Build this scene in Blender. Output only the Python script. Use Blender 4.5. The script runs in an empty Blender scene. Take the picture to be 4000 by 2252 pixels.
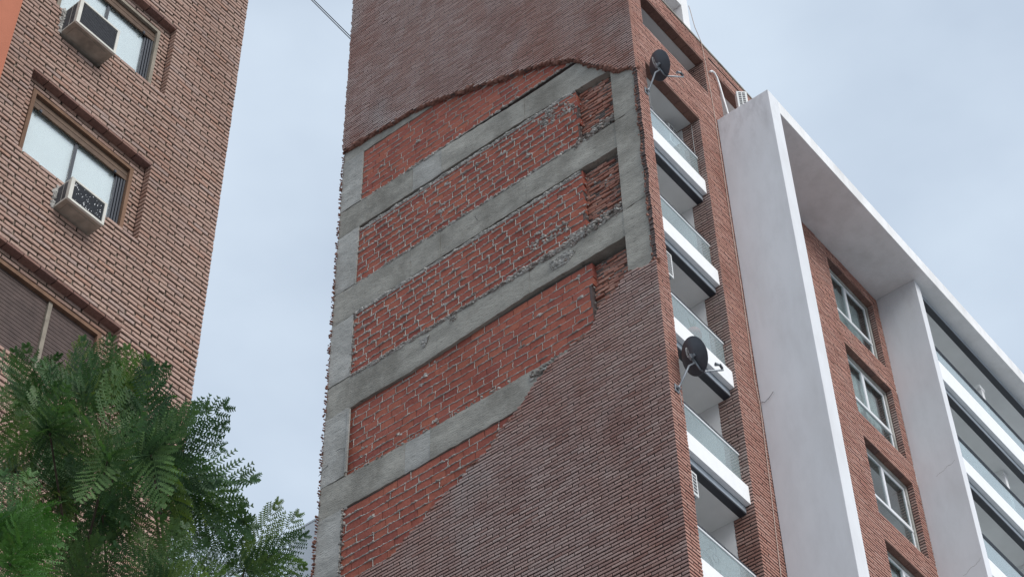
import bpy, math, random
import numpy as np
from mathutils import Vector, Matrix, noise

# ------------------------------------------------------------------ camera, sky, sun, exposure
scene = bpy.context.scene
ZO = 29.6473                       # height above the street of the local level 0 (underside of the third bare beam)
cam_data = bpy.data.cameras.new('camera')
cam = bpy.data.objects.new('camera', cam_data)
scene.collection.objects.link(cam)
R_ = (0.6280492874, -0.7779701483, -0.0177915955)
U_ = (-0.5640398516, -0.4708582488, 0.6783447172)
F_ = (0.5361092598, 0.4159987474, 0.7345283546)
CAM = Vector((-20.79014939, -12.73119657, -28.04731529 + ZO))
cam.matrix_world = Matrix(((R_[0], U_[0], -F_[0], CAM[0]), (R_[1], U_[1], -F_[1], CAM[1]),
                           (R_[2], U_[2], -F_[2], CAM[2]), (0, 0, 0, 1)))
cam_data.sensor_width = 36.0
cam_data.lens = 7629.91 / 4000 * 36.0
cam_data.clip_start = 0.2
cam_data.clip_end = 3000
scene.camera = cam

SUN_EL, SUN_AZ = math.radians(40), math.radians(9)     # azimuth measured from -Y (the street) towards -X
sun_to = Vector((-math.sin(SUN_AZ) * math.cos(SUN_EL), -math.cos(SUN_AZ) * math.cos(SUN_EL), math.sin(SUN_EL)))

world = bpy.data.worlds.new('World')
scene.world = world
world.use_nodes = True
wt = world.node_tree
wt.nodes.clear()
wo = wt.nodes.new('ShaderNodeOutputWorld')
wbg = wt.nodes.new('ShaderNodeBackground')
sky = wt.nodes.new('ShaderNodeTexSky')
sky.sky_type = 'NISHITA'
sky.sun_disc = False
sky.sun_elevation = SUN_EL
sky.sun_rotation = math.atan2(sun_to.x, sun_to.y)
sky.dust_density = 2.0
wtc = wt.nodes.new('ShaderNodeTexCoord')
wmp = wt.nodes.new('ShaderNodeMapping')
wmp.inputs['Scale'].default_value = (3.2, 3.2, 6.0)
wmp.inputs['Rotation'].default_value = (0.3, 0.5, 0.9)
wn = wt.nodes.new('ShaderNodeTexNoise')
wn.inputs['Scale'].default_value = 1.5
wn.inputs['Detail'].default_value = 5.0
wn.inputs['Roughness'].default_value = 0.48
wr = wt.nodes.new('ShaderNodeValToRGB')
wr.color_ramp.elements[0].position = 0.32
wr.color_ramp.elements[0].color = (0.64, 0.64, 0.64, 1)
wr.color_ramp.elements[1].position = 0.70
wr.color_ramp.elements[1].color = (0.93, 0.93, 0.93, 1)
wm = wt.nodes.new('ShaderNodeMix')
wm.data_type = 'RGBA'
wm.inputs[7].default_value = (4.75, 5.48, 6.3, 1)           # thin high cloud, in the sky texture's units
wt.links.new(wtc.outputs['Generated'], wmp.inputs['Vector'])
wt.links.new(wmp.outputs['Vector'], wn.inputs['Vector'])
wt.links.new(wn.outputs['Fac'], wr.inputs['Fac'])
wt.links.new(wr.outputs['Color'], wm.inputs[0])
wt.links.new(sky.outputs['Color'], wm.inputs[6])
wt.links.new(wm.outputs[2], wbg.inputs['Color'])
wbg.inputs['Strength'].default_value = 0.095
wt.links.new(wbg.outputs['Background'], wo.inputs['Surface'])

sun_data = bpy.data.lights.new('sun', 'SUN')
sun_data.energy = 1.5
sun_data.angle = math.radians(38)
sun_data.color = (1.0, 0.975, 0.94)
sun = bpy.data.objects.new('sun', sun_data)
scene.collection.objects.link(sun)
sun.rotation_euler = (-sun_to).to_track_quat('-Z', 'Y').to_euler()
sun.location = (-20, -20, 60)

scene.view_settings.view_transform = 'Standard'
scene.view_settings.look = 'None'
scene.view_settings.gamma = 1.0
scene.view_settings.use_curve_mapping = False
scene.view_settings.exposure = 0.72
scene.render.engine = 'CYCLES'
scene.cycles.use_denoising = True
scene.cycles.denoising_prefilter = 'NONE'
scene.cycles.sample_clamp_indirect = 3.0
scene.cycles.adaptive_threshold = 0.004
scene.render.filter_size = 1.2
scene.cycles.max_bounces = 6
scene.cycles.diffuse_bounces = 4
scene.cycles.transparent_max_bounces = 12

rng = np.random.default_rng(11)
rnd = random.Random(5)
COL = scene.collection

# ------------------------------------------------------------------ materials
def new_mat(name):
    m = bpy.data.materials.new(name)
    m.use_nodes = True
    nt = m.node_tree
    b = nt.nodes['Principled BSDF']
    return m, nt, b

def N(nt, typ, **kw):
    n = nt.nodes.new(typ)
    for k, v in kw.items():
        if k.startswith('i_'):
            n.inputs[k[2:].replace('_', ' ')].default_value = v
        else:
            setattr(n, k, v)
    return n

def mixc(nt, fac, a, b, mode='MIX'):
    n = nt.nodes.new('ShaderNodeMix')
    n.data_type = 'RGBA'
    n.blend_type = mode
    for idx, v in ((0, fac), (6, a), (7, b)):
        if hasattr(v, 'is_linked') or hasattr(v, 'links'):
            nt.links.new(v, n.inputs[idx])
        elif idx == 0:
            n.inputs[0].default_value = v
        else:
            n.inputs[idx].default_value = (*v, 1)
    return n.outputs[2]

def ramp(nt, fac, stops, interp='LINEAR'):
    r = nt.nodes.new('ShaderNodeValToRGB')
    cr = r.color_ramp
    cr.interpolation = interp
    while len(cr.elements) < len(stops):
        cr.elements.new(0.5)
    for e, (p, c) in zip(cr.elements, stops):
        e.position = p
        e.color = (*c, 1) if len(c) == 3 else c
    nt.links.new(fac, r.inputs['Fac'])
    return r.outputs['Color']

def g3(v):
    return (v, v, v)

def position(nt, scale=(1, 1, 1), loc=(0, 0, 0)):
    g = N(nt, 'ShaderNodeNewGeometry')
    mp = N(nt, 'ShaderNodeMapping')
    mp.inputs['Scale'].default_value = scale
    mp.inputs['Location'].default_value = loc
    nt.links.new(g.outputs['Position'], mp.inputs['Vector'])
    return mp.outputs['Vector']

def noise_fac(nt, vec, scale, detail=4, rough=0.55):
    n = N(nt, 'ShaderNodeTexNoise')
    n.inputs['Scale'].default_value = scale
    n.inputs['Detail'].default_value = detail
    n.inputs['Roughness'].default_value = rough
    nt.links.new(vec, n.inputs['Vector'])
    return n.outputs['Fac']

def bump(nt, b, fac, strength, dist):
    bp = N(nt, 'ShaderNodeBump')
    bp.inputs['Strength'].default_value = strength
    bp.inputs['Distance'].default_value = dist
    nt.links.new(fac, bp.inputs['Height'])
    nt.links.new(bp.outputs['Normal'], b.inputs['Normal'])
    return bp

def brick_mat(name, pal, source, stain=None, pale=None, speck=0.5, red=None):
    """fired clay: one shade per piece, mottling, dark pits, broad weathering"""
    m, nt, b = new_mat(name)
    if source == 'obj':
        rv = N(nt, 'ShaderNodeObjectInfo').outputs['Random']
    else:
        a = N(nt, 'ShaderNodeAttribute', attribute_name='rnd')
        rv = a.outputs['Fac']
    n = len(pal)
    col = ramp(nt, rv, [(i / max(1, n - 1), c) for i, c in enumerate(pal)])
    p = position(nt)
    mot = noise_fac(nt, p, 26, 3)
    col = mixc(nt, 0.55, col, ramp(nt, mot, [(0.25, g3(0.55)), (0.75, g3(1.35))]), 'MULTIPLY')
    if red:
        f = ramp(nt, noise_fac(nt, position(nt, (1, 1, 0.45), (3, 1, 2)), 0.42, 4), [(0.46, g3(0)), (0.66, g3(1))])
        col = mixc(nt, f, col, mixc(nt, 1.0, col, red, 'MULTIPLY'))
    if stain:
        f = ramp(nt, noise_fac(nt, position(nt, (1, 1, 0.5)), 0.75, 5), [(0.5, g3(0)), (0.72, g3(0.75))])
        col = mixc(nt, f, col, mixc(nt, 1.0, col, stain, 'MULTIPLY'))
    if pale:
        f = ramp(nt, noise_fac(nt, position(nt, (1, 1, 0.7), (7, 3, 1)), 0.55, 5), [(0.56, g3(0)), (0.74, g3(0.55))])
        col = mixc(nt, f, col, pale)
    if speck:
        v = N(nt, 'ShaderNodeTexVoronoi')
        v.inputs['Scale'].default_value = 38
        nt.links.new(p, v.inputs['Vector'])
        sf = ramp(nt, v.outputs['Distance'], [(0.10, g3(speck)), (0.24, g3(0))])
        col = mixc(nt, sf, col, (0.06, 0.045, 0.04))
    nt.links.new(col, b.inputs['Base Color'])
    b.inputs['Roughness'].default_value = 0.92
    b.inputs['Specular IOR Level'].default_value = 0.2
    bump(nt, b, noise_fac(nt, p, 60, 4, 0.6), 0.5, 0.006)
    return m

def rough_mat(name, col, var=0.25, scale=3.0, bscale=25, bdist=0.01, rough=0.9, stretch=(1, 1, 1), dark=None, bstr=0.6):
    m, nt, b = new_mat(name)
    p = position(nt, stretch)
    f = noise_fac(nt, p, scale, 6, 0.6)
    c = mixc(nt, 1.0, col, ramp(nt, f, [(0.28, g3(1 - var)), (0.72, g3(1 + var))]), 'MULTIPLY')
    if dark:
        f2 = ramp(nt, noise_fac(nt, position(nt, (1, 1, 0.3), (5, 5, 5)), 1.2, 5), [(0.52, g3(0)), (0.7, g3(0.6))])
        c = mixc(nt, f2, c, dark)
    nt.links.new(c, b.inputs['Base Color'])
    b.inputs['Roughness'].default_value = rough
    b.inputs['Specular IOR Level'].default_value = 0.25
    bump(nt, b, noise_fac(nt, p, bscale, 5, 0.6), bstr, bdist)
    return m

def plain_mat(name, col, rough=0.5, metal=0.0, spec=0.5, var=0.08):
    m, nt, b = new_mat(name)
    f = noise_fac(nt, position(nt), 6, 5)
    c = mixc(nt, 1.0, col, ramp(nt, f, [(0.3, g3(1 - var)), (0.7, g3(1 + var))]), 'MULTIPLY')
    nt.links.new(c, b.inputs['Base Color'])
    b.inputs['Roughness'].default_value = rough
    b.inputs['Metallic'].default_value = metal
    b.inputs['Specular IOR Level'].default_value = spec
    return m

def glass_mat(name, tint, mixd=0.0, dcol=(0.7, 0.8, 0.82), ior=1.5):
    m = bpy.data.materials.new(name)
    m.use_nodes = True
    nt = m.node_tree
    nt.nodes.clear()
    out = N(nt, 'ShaderNodeOutputMaterial')
    tr = N(nt, 'ShaderNodeBsdfTransparent')
    tr.inputs['Color'].default_value = (*tint, 1)
    gl = N(nt, 'ShaderNodeBsdfGlossy')
    gl.inputs['Roughness'].default_value = 0.03
    lw = N(nt, 'ShaderNodeLayerWeight')
    lw.inputs['Blend'].default_value = 0.5
    pw = N(nt, 'ShaderNodeMath', operation='POWER')
    pw.inputs[1].default_value = 4.0
    nt.links.new(lw.outputs['Facing'], pw.inputs[0])
    r0 = ((ior - 1) / (ior + 1)) ** 2
    ma = N(nt, 'ShaderNodeMath', operation='MULTIPLY_ADD')
    ma.inputs[1].default_value = 1 - r0
    ma.inputs[2].default_value = r0
    nt.links.new(pw.outputs[0], ma.inputs[0])
    s1 = N(nt, 'ShaderNodeMixShader')
    nt.links.new(ma.outputs[0], s1.inputs['Fac'])
    df = N(nt, 'ShaderNodeBsdfDiffuse')
    df.inputs['Color'].default_value = (*dcol, 1)
    s0 = N(nt, 'ShaderNodeMixShader')
    s0.inputs['Fac'].default_value = mixd
    nt.links.new(tr.outputs[0], s0.inputs[1])
    nt.links.new(df.outputs[0], s0.inputs[2])
    nt.links.new(s0.outputs[0], s1.inputs[1])
    nt.links.new(gl.outputs[0], s1.inputs[2])
    nt.links.new(s1.outputs[0], out.inputs['Surface'])
    return m

M = {}
side_pal = [(0.362, 0.241, 0.213), (0.420, 0.294, 0.262), (0.452, 0.337, 0.305), (0.378, 0.262, 0.234), (0.483, 0.369, 0.332), (0.331, 0.203, 0.174)]
front_pal = [(0.418, 0.218, 0.172), (0.475, 0.267, 0.215), (0.442, 0.233, 0.185), (0.494, 0.301, 0.250), (0.380, 0.189, 0.150)]
left_pal = [(0.364, 0.238, 0.190), (0.398, 0.269, 0.217), (0.432, 0.299, 0.244), (0.383, 0.251, 0.202), (0.417, 0.287, 0.237), (0.388, 0.235, 0.179), (0.374, 0.273, 0.237), (0.407, 0.273, 0.220)]
lintel_shade_pal = [(0.17, 0.095, 0.08), (0.22, 0.125, 0.10), (0.15, 0.09, 0.08)]  # lintel undersides: their shade is put into the brick colour
hollow_pal = [(0.309, 0.093, 0.066), (0.355, 0.113, 0.078), (0.275, 0.083, 0.064), (0.379, 0.127, 0.082), (0.330, 0.108, 0.080)]
common_pal = [(0.33, 0.145, 0.105), (0.42, 0.20, 0.145), (0.29, 0.125, 0.095), (0.46, 0.25, 0.19), (0.36, 0.19, 0.15)]
M['lintel'] = brick_mat('shaded_lintel_brick', lintel_shade_pal, 'obj', speck=0.2)
for s in ('obj', 'attr'):
    M['side_' + s] = brick_mat('weathered_brick_' + s, side_pal, s, stain=(0.72, 0.60, 0.58), pale=(0.45, 0.42, 0.40), red=(0.88, 0.68, 0.62))
    M['front_' + s] = brick_mat('orange_brick_' + s, front_pal, s, stain=(0.75, 0.65, 0.62), speck=0.2)
    M['left_' + s] = brick_mat('rosy_brick_' + s, left_pal, s, stain=(0.8, 0.76, 0.74), speck=0.7)
    M['hollow_' + s] = brick_mat('hollow_clay_' + s, hollow_pal, s, stain=(0.68, 0.62, 0.62), speck=0.0)
    M['common_' + s] = brick_mat('common_clay_' + s, common_pal, s, stain=(0.6, 0.55, 0.55), speck=0.3)
M['mortar_dark'] = rough_mat('joint_mortar_dark', (0.115, 0.09, 0.085), 0.3, 8, 60, 0.006)
M['mortar_left'] = rough_mat('joint_mortar_left', (0.21, 0.165, 0.13), 0.3, 8, 60, 0.006)
M['mortar'] = rough_mat('squeezed_mortar', (0.42, 0.405, 0.375), 0.45, 9, 55, 0.012, bstr=0.9)
M['mortar_brown'] = rough_mat('stained_mortar', (0.29, 0.25, 0.225), 0.5, 8, 55, 0.015, bstr=1.0)
M['torn'] = rough_mat('torn_brick_edge', (0.25, 0.125, 0.095), 0.55, 14, 50, 0.02, bstr=1.0)
def concrete_mat(name, col, dark, seed):
    m, nt, b = new_mat(name)
    f = noise_fac(nt, position(nt, (1, 0.6, 1.5), (seed, 0, 0)), 1.6, 7, 0.62)
    c = mixc(nt, 1.0, col, ramp(nt, f, [(0.28, g3(0.72)), (0.72, g3(1.26))]), 'MULTIPLY')
    f2 = ramp(nt, noise_fac(nt, position(nt, (1, 0.8, 0.5), (5, seed, 5)), 1.1, 6, 0.65), [(0.47, g3(0)), (0.66, g3(0.85))])
    c = mixc(nt, f2, c, dark)
    p2 = position(nt, (4, 3.2, 15), (seed, 2, 0))
    fine = noise_fac(nt, p2, 2.4, 4, 0.6)
    pit = ramp(nt, fine, [(0.60, g3(0)), (0.69, g3(0.8))])
    c = mixc(nt, pit, c, tuple(0.45 * v for v in col))
    chip = ramp(nt, fine, [(0.28, g3(0.5)), (0.36, g3(0))])
    c = mixc(nt, chip, c, tuple(min(1, 1.35 * v) for v in col))
    nt.links.new(c, b.inputs['Base Color'])
    b.inputs['Roughness'].default_value = 0.93
    b.inputs['Specular IOR Level'].default_value = 0.2
    inv = N(nt, 'ShaderNodeMath', operation='SUBTRACT')
    inv.inputs[0].default_value = 1.0
    nt.links.new(fine, inv.inputs[1])
    bump(nt, b, inv.outputs[0], 0.9, 0.03)
    return m
M['concrete'] = concrete_mat('bare_concrete', (0.345, 0.328, 0.288), (0.195, 0.182, 0.156), 0.0)
M['concrete_pale'] = concrete_mat('bare_concrete_pale', (0.41, 0.40, 0.37), (0.27, 0.26, 0.235), 9.0)
M['soffit'] = rough_mat('soffit_plaster', (0.74, 0.745, 0.74), 0.07, 1.3, 8, 0.001, bstr=0.1)
M['plaster'] = rough_mat('white_plaster', (0.77, 0.768, 0.77), 0.05, 0.9, 8, 0.001, bstr=0.1)
M['fin_plaster'] = rough_mat('white_render', (0.70, 0.712, 0.735), 0.07, 0.55, 8, 0.001, stretch=(1, 1, 0.35), bstr=0.1, dark=(0.63, 0.63, 0.64))
M['frame_plaster'] = rough_mat('weathered_white_render', (0.79, 0.785, 0.785), 0.06, 0.8, 8, 0.001, dark=(0.66, 0.65, 0.64), bstr=0.1)
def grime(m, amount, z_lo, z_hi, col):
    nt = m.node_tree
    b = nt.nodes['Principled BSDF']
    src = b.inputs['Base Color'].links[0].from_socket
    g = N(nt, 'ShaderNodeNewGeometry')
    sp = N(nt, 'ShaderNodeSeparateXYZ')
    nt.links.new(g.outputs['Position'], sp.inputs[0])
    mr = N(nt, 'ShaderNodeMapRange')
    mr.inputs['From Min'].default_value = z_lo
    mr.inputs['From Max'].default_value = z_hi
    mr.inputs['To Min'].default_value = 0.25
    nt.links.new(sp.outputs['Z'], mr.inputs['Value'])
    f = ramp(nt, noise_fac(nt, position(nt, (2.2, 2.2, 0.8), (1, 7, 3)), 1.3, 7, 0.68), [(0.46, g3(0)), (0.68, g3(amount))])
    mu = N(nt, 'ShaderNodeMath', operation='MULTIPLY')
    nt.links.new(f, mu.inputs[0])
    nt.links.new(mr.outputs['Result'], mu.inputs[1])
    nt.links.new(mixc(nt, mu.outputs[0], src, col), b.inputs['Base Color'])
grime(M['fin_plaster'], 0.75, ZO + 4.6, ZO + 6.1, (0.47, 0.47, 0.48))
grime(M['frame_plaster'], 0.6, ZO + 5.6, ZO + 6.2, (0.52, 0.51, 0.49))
M['fascia'] = plain_mat('white_fascia_paint', (0.84, 0.845, 0.85), 0.55, var=0.03)
M['alu'] = plain_mat('white_aluminium', (0.74, 0.76, 0.78), 0.35, var=0.04)
M['alu_grey'] = plain_mat('grey_aluminium', (0.44, 0.49, 0.54), 0.35, metal=0.3)
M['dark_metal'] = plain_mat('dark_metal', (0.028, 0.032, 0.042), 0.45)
M['dish_back'] = plain_mat('dish_grey_paint', (0.055, 0.06, 0.072), 0.42, var=0.15)
M['dish_face'] = plain_mat('dish_front_paint', (0.35, 0.36, 0.38), 0.4)
M['galv'] = plain_mat('galvanised_steel', (0.27, 0.29, 0.31), 0.45, metal=0.5, var=0.2)
M['cable'] = plain_mat('cable_black', (0.03, 0.03, 0.033), 0.6)
M['cable_pale'] = plain_mat('cable_pale', (0.36, 0.36, 0.36), 0.6)
M['cable_tan'] = plain_mat('cable_tan', (0.50, 0.40, 0.34), 0.7)
M['pvc'] = plain_mat('white_pvc', (0.78, 0.78, 0.78), 0.4)
M['rail_glass'] = glass_mat('balustrade_glass', (0.78, 0.87, 0.88), 0.26, (0.66, 0.75, 0.77), 1.7)
M['window_glass'] = glass_mat('window_glass', (0.80, 0.85, 0.85), 0.0, ior=1.7)
M['clear_glass'] = glass_mat('clear_glass', (0.95, 0.97, 0.97), 0.0, ior=2.2)
M['curtain'] = rough_mat('white_curtain', (0.74, 0.78, 0.78), 0.16, 5, 30, 0.004, stretch=(6, 6, 0.25))
M['blind'] = rough_mat('white_blind', (0.86, 0.89, 0.88), 0.03, 1.0, 10, 0.001)
M['room'] = plain_mat('dim_room', (0.10, 0.105, 0.105), 0.9)
M['wood'] = rough_mat('brown_timber', (0.175, 0.102, 0.066), 0.3, 7, 40, 0.004, stretch=(1, 1, 0.2))
M['beige_frame'] = rough_mat('beige_frame_paint', (0.235, 0.205, 0.165), 0.3, 7, 40, 0.003)
M['shutter'] = rough_mat('brown_shutter', (0.115, 0.075, 0.052), 0.25, 8, 50, 0.002, rough=0.7)
M['shutter_dark'] = rough_mat('dark_shutter', (0.085, 0.06, 0.053), 0.25, 8, 50, 0.002, rough=0.7)
M['ac_case'] = rough_mat('cream_metal_case', (0.58, 0.56, 0.50), 0.14, 4, 40, 0.001, rough=0.5, dark=(0.34, 0.29, 0.22), bstr=0.2)
M['ac_base'] = rough_mat('rusty_metal_base', (0.29, 0.245, 0.20), 0.4, 5, 30, 0.003, rough=0.7, dark=(0.13, 0.085, 0.06))
M['ac_white'] = plain_mat('white_metal_case', (0.66, 0.67, 0.66), 0.45)
M['fin_dark'] = rough_mat('dark_cooling_fins', (0.07, 0.07, 0.075), 0.4, 18, 60, 0.004, rough=0.6)
M['orange'] = rough_mat('orange_stucco', (0.42, 0.15, 0.09), 0.10, 1.6, 70, 0.006, bstr=0.7)
M['far_wall'] = rough_mat('pale_far_wall', (0.63, 0.66, 0.68), 0.05, 0.7, 20, 0.002)
M['core'] = rough_mat('building_core', (0.30, 0.20, 0.17), 0.2, 2, 20, 0.01)
M['ground'] = rough_mat('street_asphalt', (0.20, 0.206, 0.215), 0.2, 1.2, 30, 0.01)
M['paving'] = rough_mat('pavement_tiles', (0.42, 0.42, 0.42), 0.15, 1.5, 30, 0.005)
M['bark'] = rough_mat('dark_bark', (0.085, 0.065, 0.05), 0.4, 9, 30, 0.02)
M['terracotta'] = plain_mat('red_pot', (0.55, 0.12, 0.08), 0.6)
M['iron'] = plain_mat('dark_iron', (0.05, 0.05, 0.055), 0.6)

def leaf_mat(name, pal):
    m = bpy.data.materials.new(name)
    m.use_nodes = True
    nt = m.node_tree
    nt.nodes.clear()
    out = N(nt, 'ShaderNodeOutputMaterial')
    rv = N(nt, 'ShaderNodeObjectInfo').outputs['Random']
    col = ramp(nt, rv, [(i / (len(pal) - 1), c) for i, c in enumerate(pal)])
    col = mixc(nt, 0.7, col, ramp(nt, noise_fac(nt, position(nt), 9, 3), [(0.3, g3(0.6)), (0.7, g3(1.4))]), 'MULTIPLY')
    d = N(nt, 'ShaderNodeBsdfPrincipled')
    d.inputs['Roughness'].default_value = 0.5
    d.inputs['Specular IOR Level'].default_value = 0.35
    t = N(nt, 'ShaderNodeBsdfTranslucent')
    nt.links.new(col, d.inputs['Base Color'])
    tc = mixc(nt, 1.0, col, (1.2, 1.35, 0.55), 'MULTIPLY')
    nt.links.new(tc, t.inputs['Color'])
    mx = N(nt, 'ShaderNodeMixShader')
    mx.inputs['Fac'].default_value = 0.32
    nt.links.new(d.outputs[0], mx.inputs[1])
    nt.links.new(t.outputs[0], mx.inputs[2])
    nt.links.new(mx.outputs[0], out.inputs['Surface'])
    return m
M['leaf'] = leaf_mat('feathery_leaf', [(0.024, 0.062, 0.026), (0.062, 0.135, 0.046), (0.032, 0.080, 0.032), (0.100, 0.180, 0.058), (0.040, 0.096, 0.032), (0.15, 0.215, 0.055)])
M['leaf_bright'] = leaf_mat('feathery_leaf_bright', [(0.045, 0.135, 0.028), (0.065, 0.165, 0.03), (0.038, 0.105, 0.028)])

# ------------------------------------------------------------------ mesh helpers (local z: 0 = ZO above the street)
def thing(name, label, cat, loc=(0, 0, 0), group=None):
    o = bpy.data.objects.new(name, None)
    COL.objects.link(o)
    o.location = loc
    o.empty_display_size = 0.5
    tag(o, label, cat, group)
    return o

def tag(o, label=None, cat=None, group=None, kind=None):
    if label: o['label'] = label
    if cat: o['category'] = cat
    if group: o['group'] = group
    if kind: o['kind'] = kind
    return o

def set_parent(o, p):
    o.parent = p
    if p.type == 'EMPTY':
        o.matrix_parent_inverse = Matrix.Translation(-Vector(p.location))

class MB:
    def __init__(s):
        s.v, s.f = [], []
    def box(s, x0, x1, y0, y1, z0, z1):
        b = len(s.v)
        s.v += [(x0, y0, z0), (x1, y0, z0), (x1, y1, z0), (x0, y1, z0), (x0, y0, z1), (x1, y0, z1), (x1, y1, z1), (x0, y1, z1)]
        s.f += [(b, b + 3, b + 2, b + 1), (b + 4, b + 5, b + 6, b + 7), (b, b + 1, b + 5, b + 4), (b + 1, b + 2, b + 6, b + 5), (b + 2, b + 3, b + 7, b + 6), (b + 3, b, b + 4, b + 7)]
        return s
    def quad(s, *p):
        b = len(s.v)
        s.v += list(p)
        s.f.append(tuple(range(b, b + len(p))))
        return s
    def tube(s, pts, rad, n=6, cap=True):
        pts = [Vector(p) for p in pts]
        rads = rad if isinstance(rad, (list, tuple)) else [rad] * len(pts)
        b = len(s.v)
        up = Vector((0.13, 0.21, 0.97))
        for i, p in enumerate(pts):
            d = (pts[min(i + 1, len(pts) - 1)] - pts[max(i - 1, 0)]).normalized()
            a = d.cross(up)
            if a.length < 1e-3: a = d.cross(Vector((1, 0, 0)))
            a.normalize()
            c = d.cross(a)
            for k in range(n):
                t = 2 * math.pi * k / n
                s.v.append(tuple(p + (a * math.cos(t) + c * math.sin(t)) * rads[i]))
        for i in range(len(pts) - 1):
            for k in range(n):
                s.f.append((b + i * n + k, b + i * n + (k + 1) % n, b + (i + 1) * n + (k + 1) % n, b + (i + 1) * n + k))
        if cap:
            s.f.append(tuple(b + k for k in range(n)))
            s.f.append(tuple(b + (len(pts) - 1) * n + k for k in reversed(range(n))))
        return s
    def lump(s, c, sx, sy, sz, seed=None, jag=0.35):
        b = len(s.v)
        r = rnd
        for v in ICO_V:
            k = 1 + r.uniform(-jag, jag)
            s.v.append((c[0] + v[0] * sx * k, c[1] + v[1] * sy * k, c[2] + v[2] * sz * k))
        s.f += [tuple(b + i for i in f) for f in ICO_F]
        return s
    def rotz(s, cx, cy, ang):
        c_, s_ = math.cos(ang), math.sin(ang)
        s.v = [(cx + (x - cx) * c_ - (y - cy) * s_, cy + (x - cx) * s_ + (y - cy) * c_, z) for x, y, z in s.v]
        return s
    def build(s, name, mat, parent=None, smooth=False, bevel=0.0):
        me = bpy.data.meshes.new(name)
        me.from_pydata([(x, y, z + ZO) for x, y, z in s.v], [], s.f)
        if smooth:
            me.polygons.foreach_set('use_smooth', [True] * len(me.polygons))
        me.materials.append(M[mat] if isinstance(mat, str) else mat)
        me.validate()
        o = bpy.data.objects.new(name, me)
        COL.objects.link(o)
        if parent is not None: set_parent(o, parent)
        if bevel:
            md = o.modifiers.new('bevel', 'BEVEL')
            md.width = bevel
            md.segments = 2
            md.limit_method = 'ANGLE'
        return o

t_ = (1 + 5 ** 0.5) / 2
ICO_V = [Vector(v).normalized() for v in [(-1, t_, 0), (1, t_, 0), (-1, -t_, 0), (1, -t_, 0), (0, -1, t_), (0, 1, t_), (0, -1, -t_), (0, 1, -t_), (t_, 0, -1), (t_, 0, 1), (-t_, 0, -1), (-t_, 0, 1)]]
ICO_F = [(0, 11, 5), (0, 5, 1), (0, 1, 7), (0, 7, 10), (0, 10, 11), (1, 5, 9), (5, 11, 4), (11, 10, 2), (10, 7, 6), (7, 1, 8), (3, 9, 4), (3, 4, 2), (3, 2, 6), (3, 6, 8), (3, 8, 9), (4, 9, 5), (2, 4, 11), (6, 2, 10), (8, 6, 7), (9, 8, 1)]

def box_obj(name, mat, parent, *b, bevel=0.0):
    return MB().box(*b).build(name, mat, parent, bevel=bevel)

# ---- bricks -------------------------------------------------------
NV = 5
VAR = [rng.uniform(-1, 1, (12, 3)) for _ in range(NV)]
BF = np.array([(0, 1, 5, 4), (1, 2, 6, 5), (2, 3, 7, 6), (3, 0, 4, 7), (4, 5, 9, 8), (5, 6, 10, 9), (6, 7, 11, 10), (7, 4, 8, 11), (8, 9, 10, 11)])
def brick_verts(ln, h, d, e, var, jit, mitre=0):
    """12 corners of one brick in (along, outward, up); front plane at outward = 0"""
    a, c = ln / 2, h / 2
    e2 = min(e, a * 0.4)
    v = np.array([(-a, -d, -c), (a, -d, -c), (a, -d, c), (-a, -d, c),
                  (-a, -e, -c), (a, -e, -c), (a, -e, c), (-a, -e, c),
                  (-a + e2, 0, -c + e), (a - e2, 0, -c + e), (a - e2, 0, c - e), (-a + e2, 0, c - e)], float)
    j = VAR[var] * jit
    j[:4] = 0
    j[:, 2] *= 0.8
    if mitre:
        j[[4, 7, 8, 11], 0] = 0
        v[[0, 3], 0] += d
        v[[4, 7], 0] += 0.001
        v[[8, 11], 0] -= e2 * 0.6
    return v + j

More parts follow.
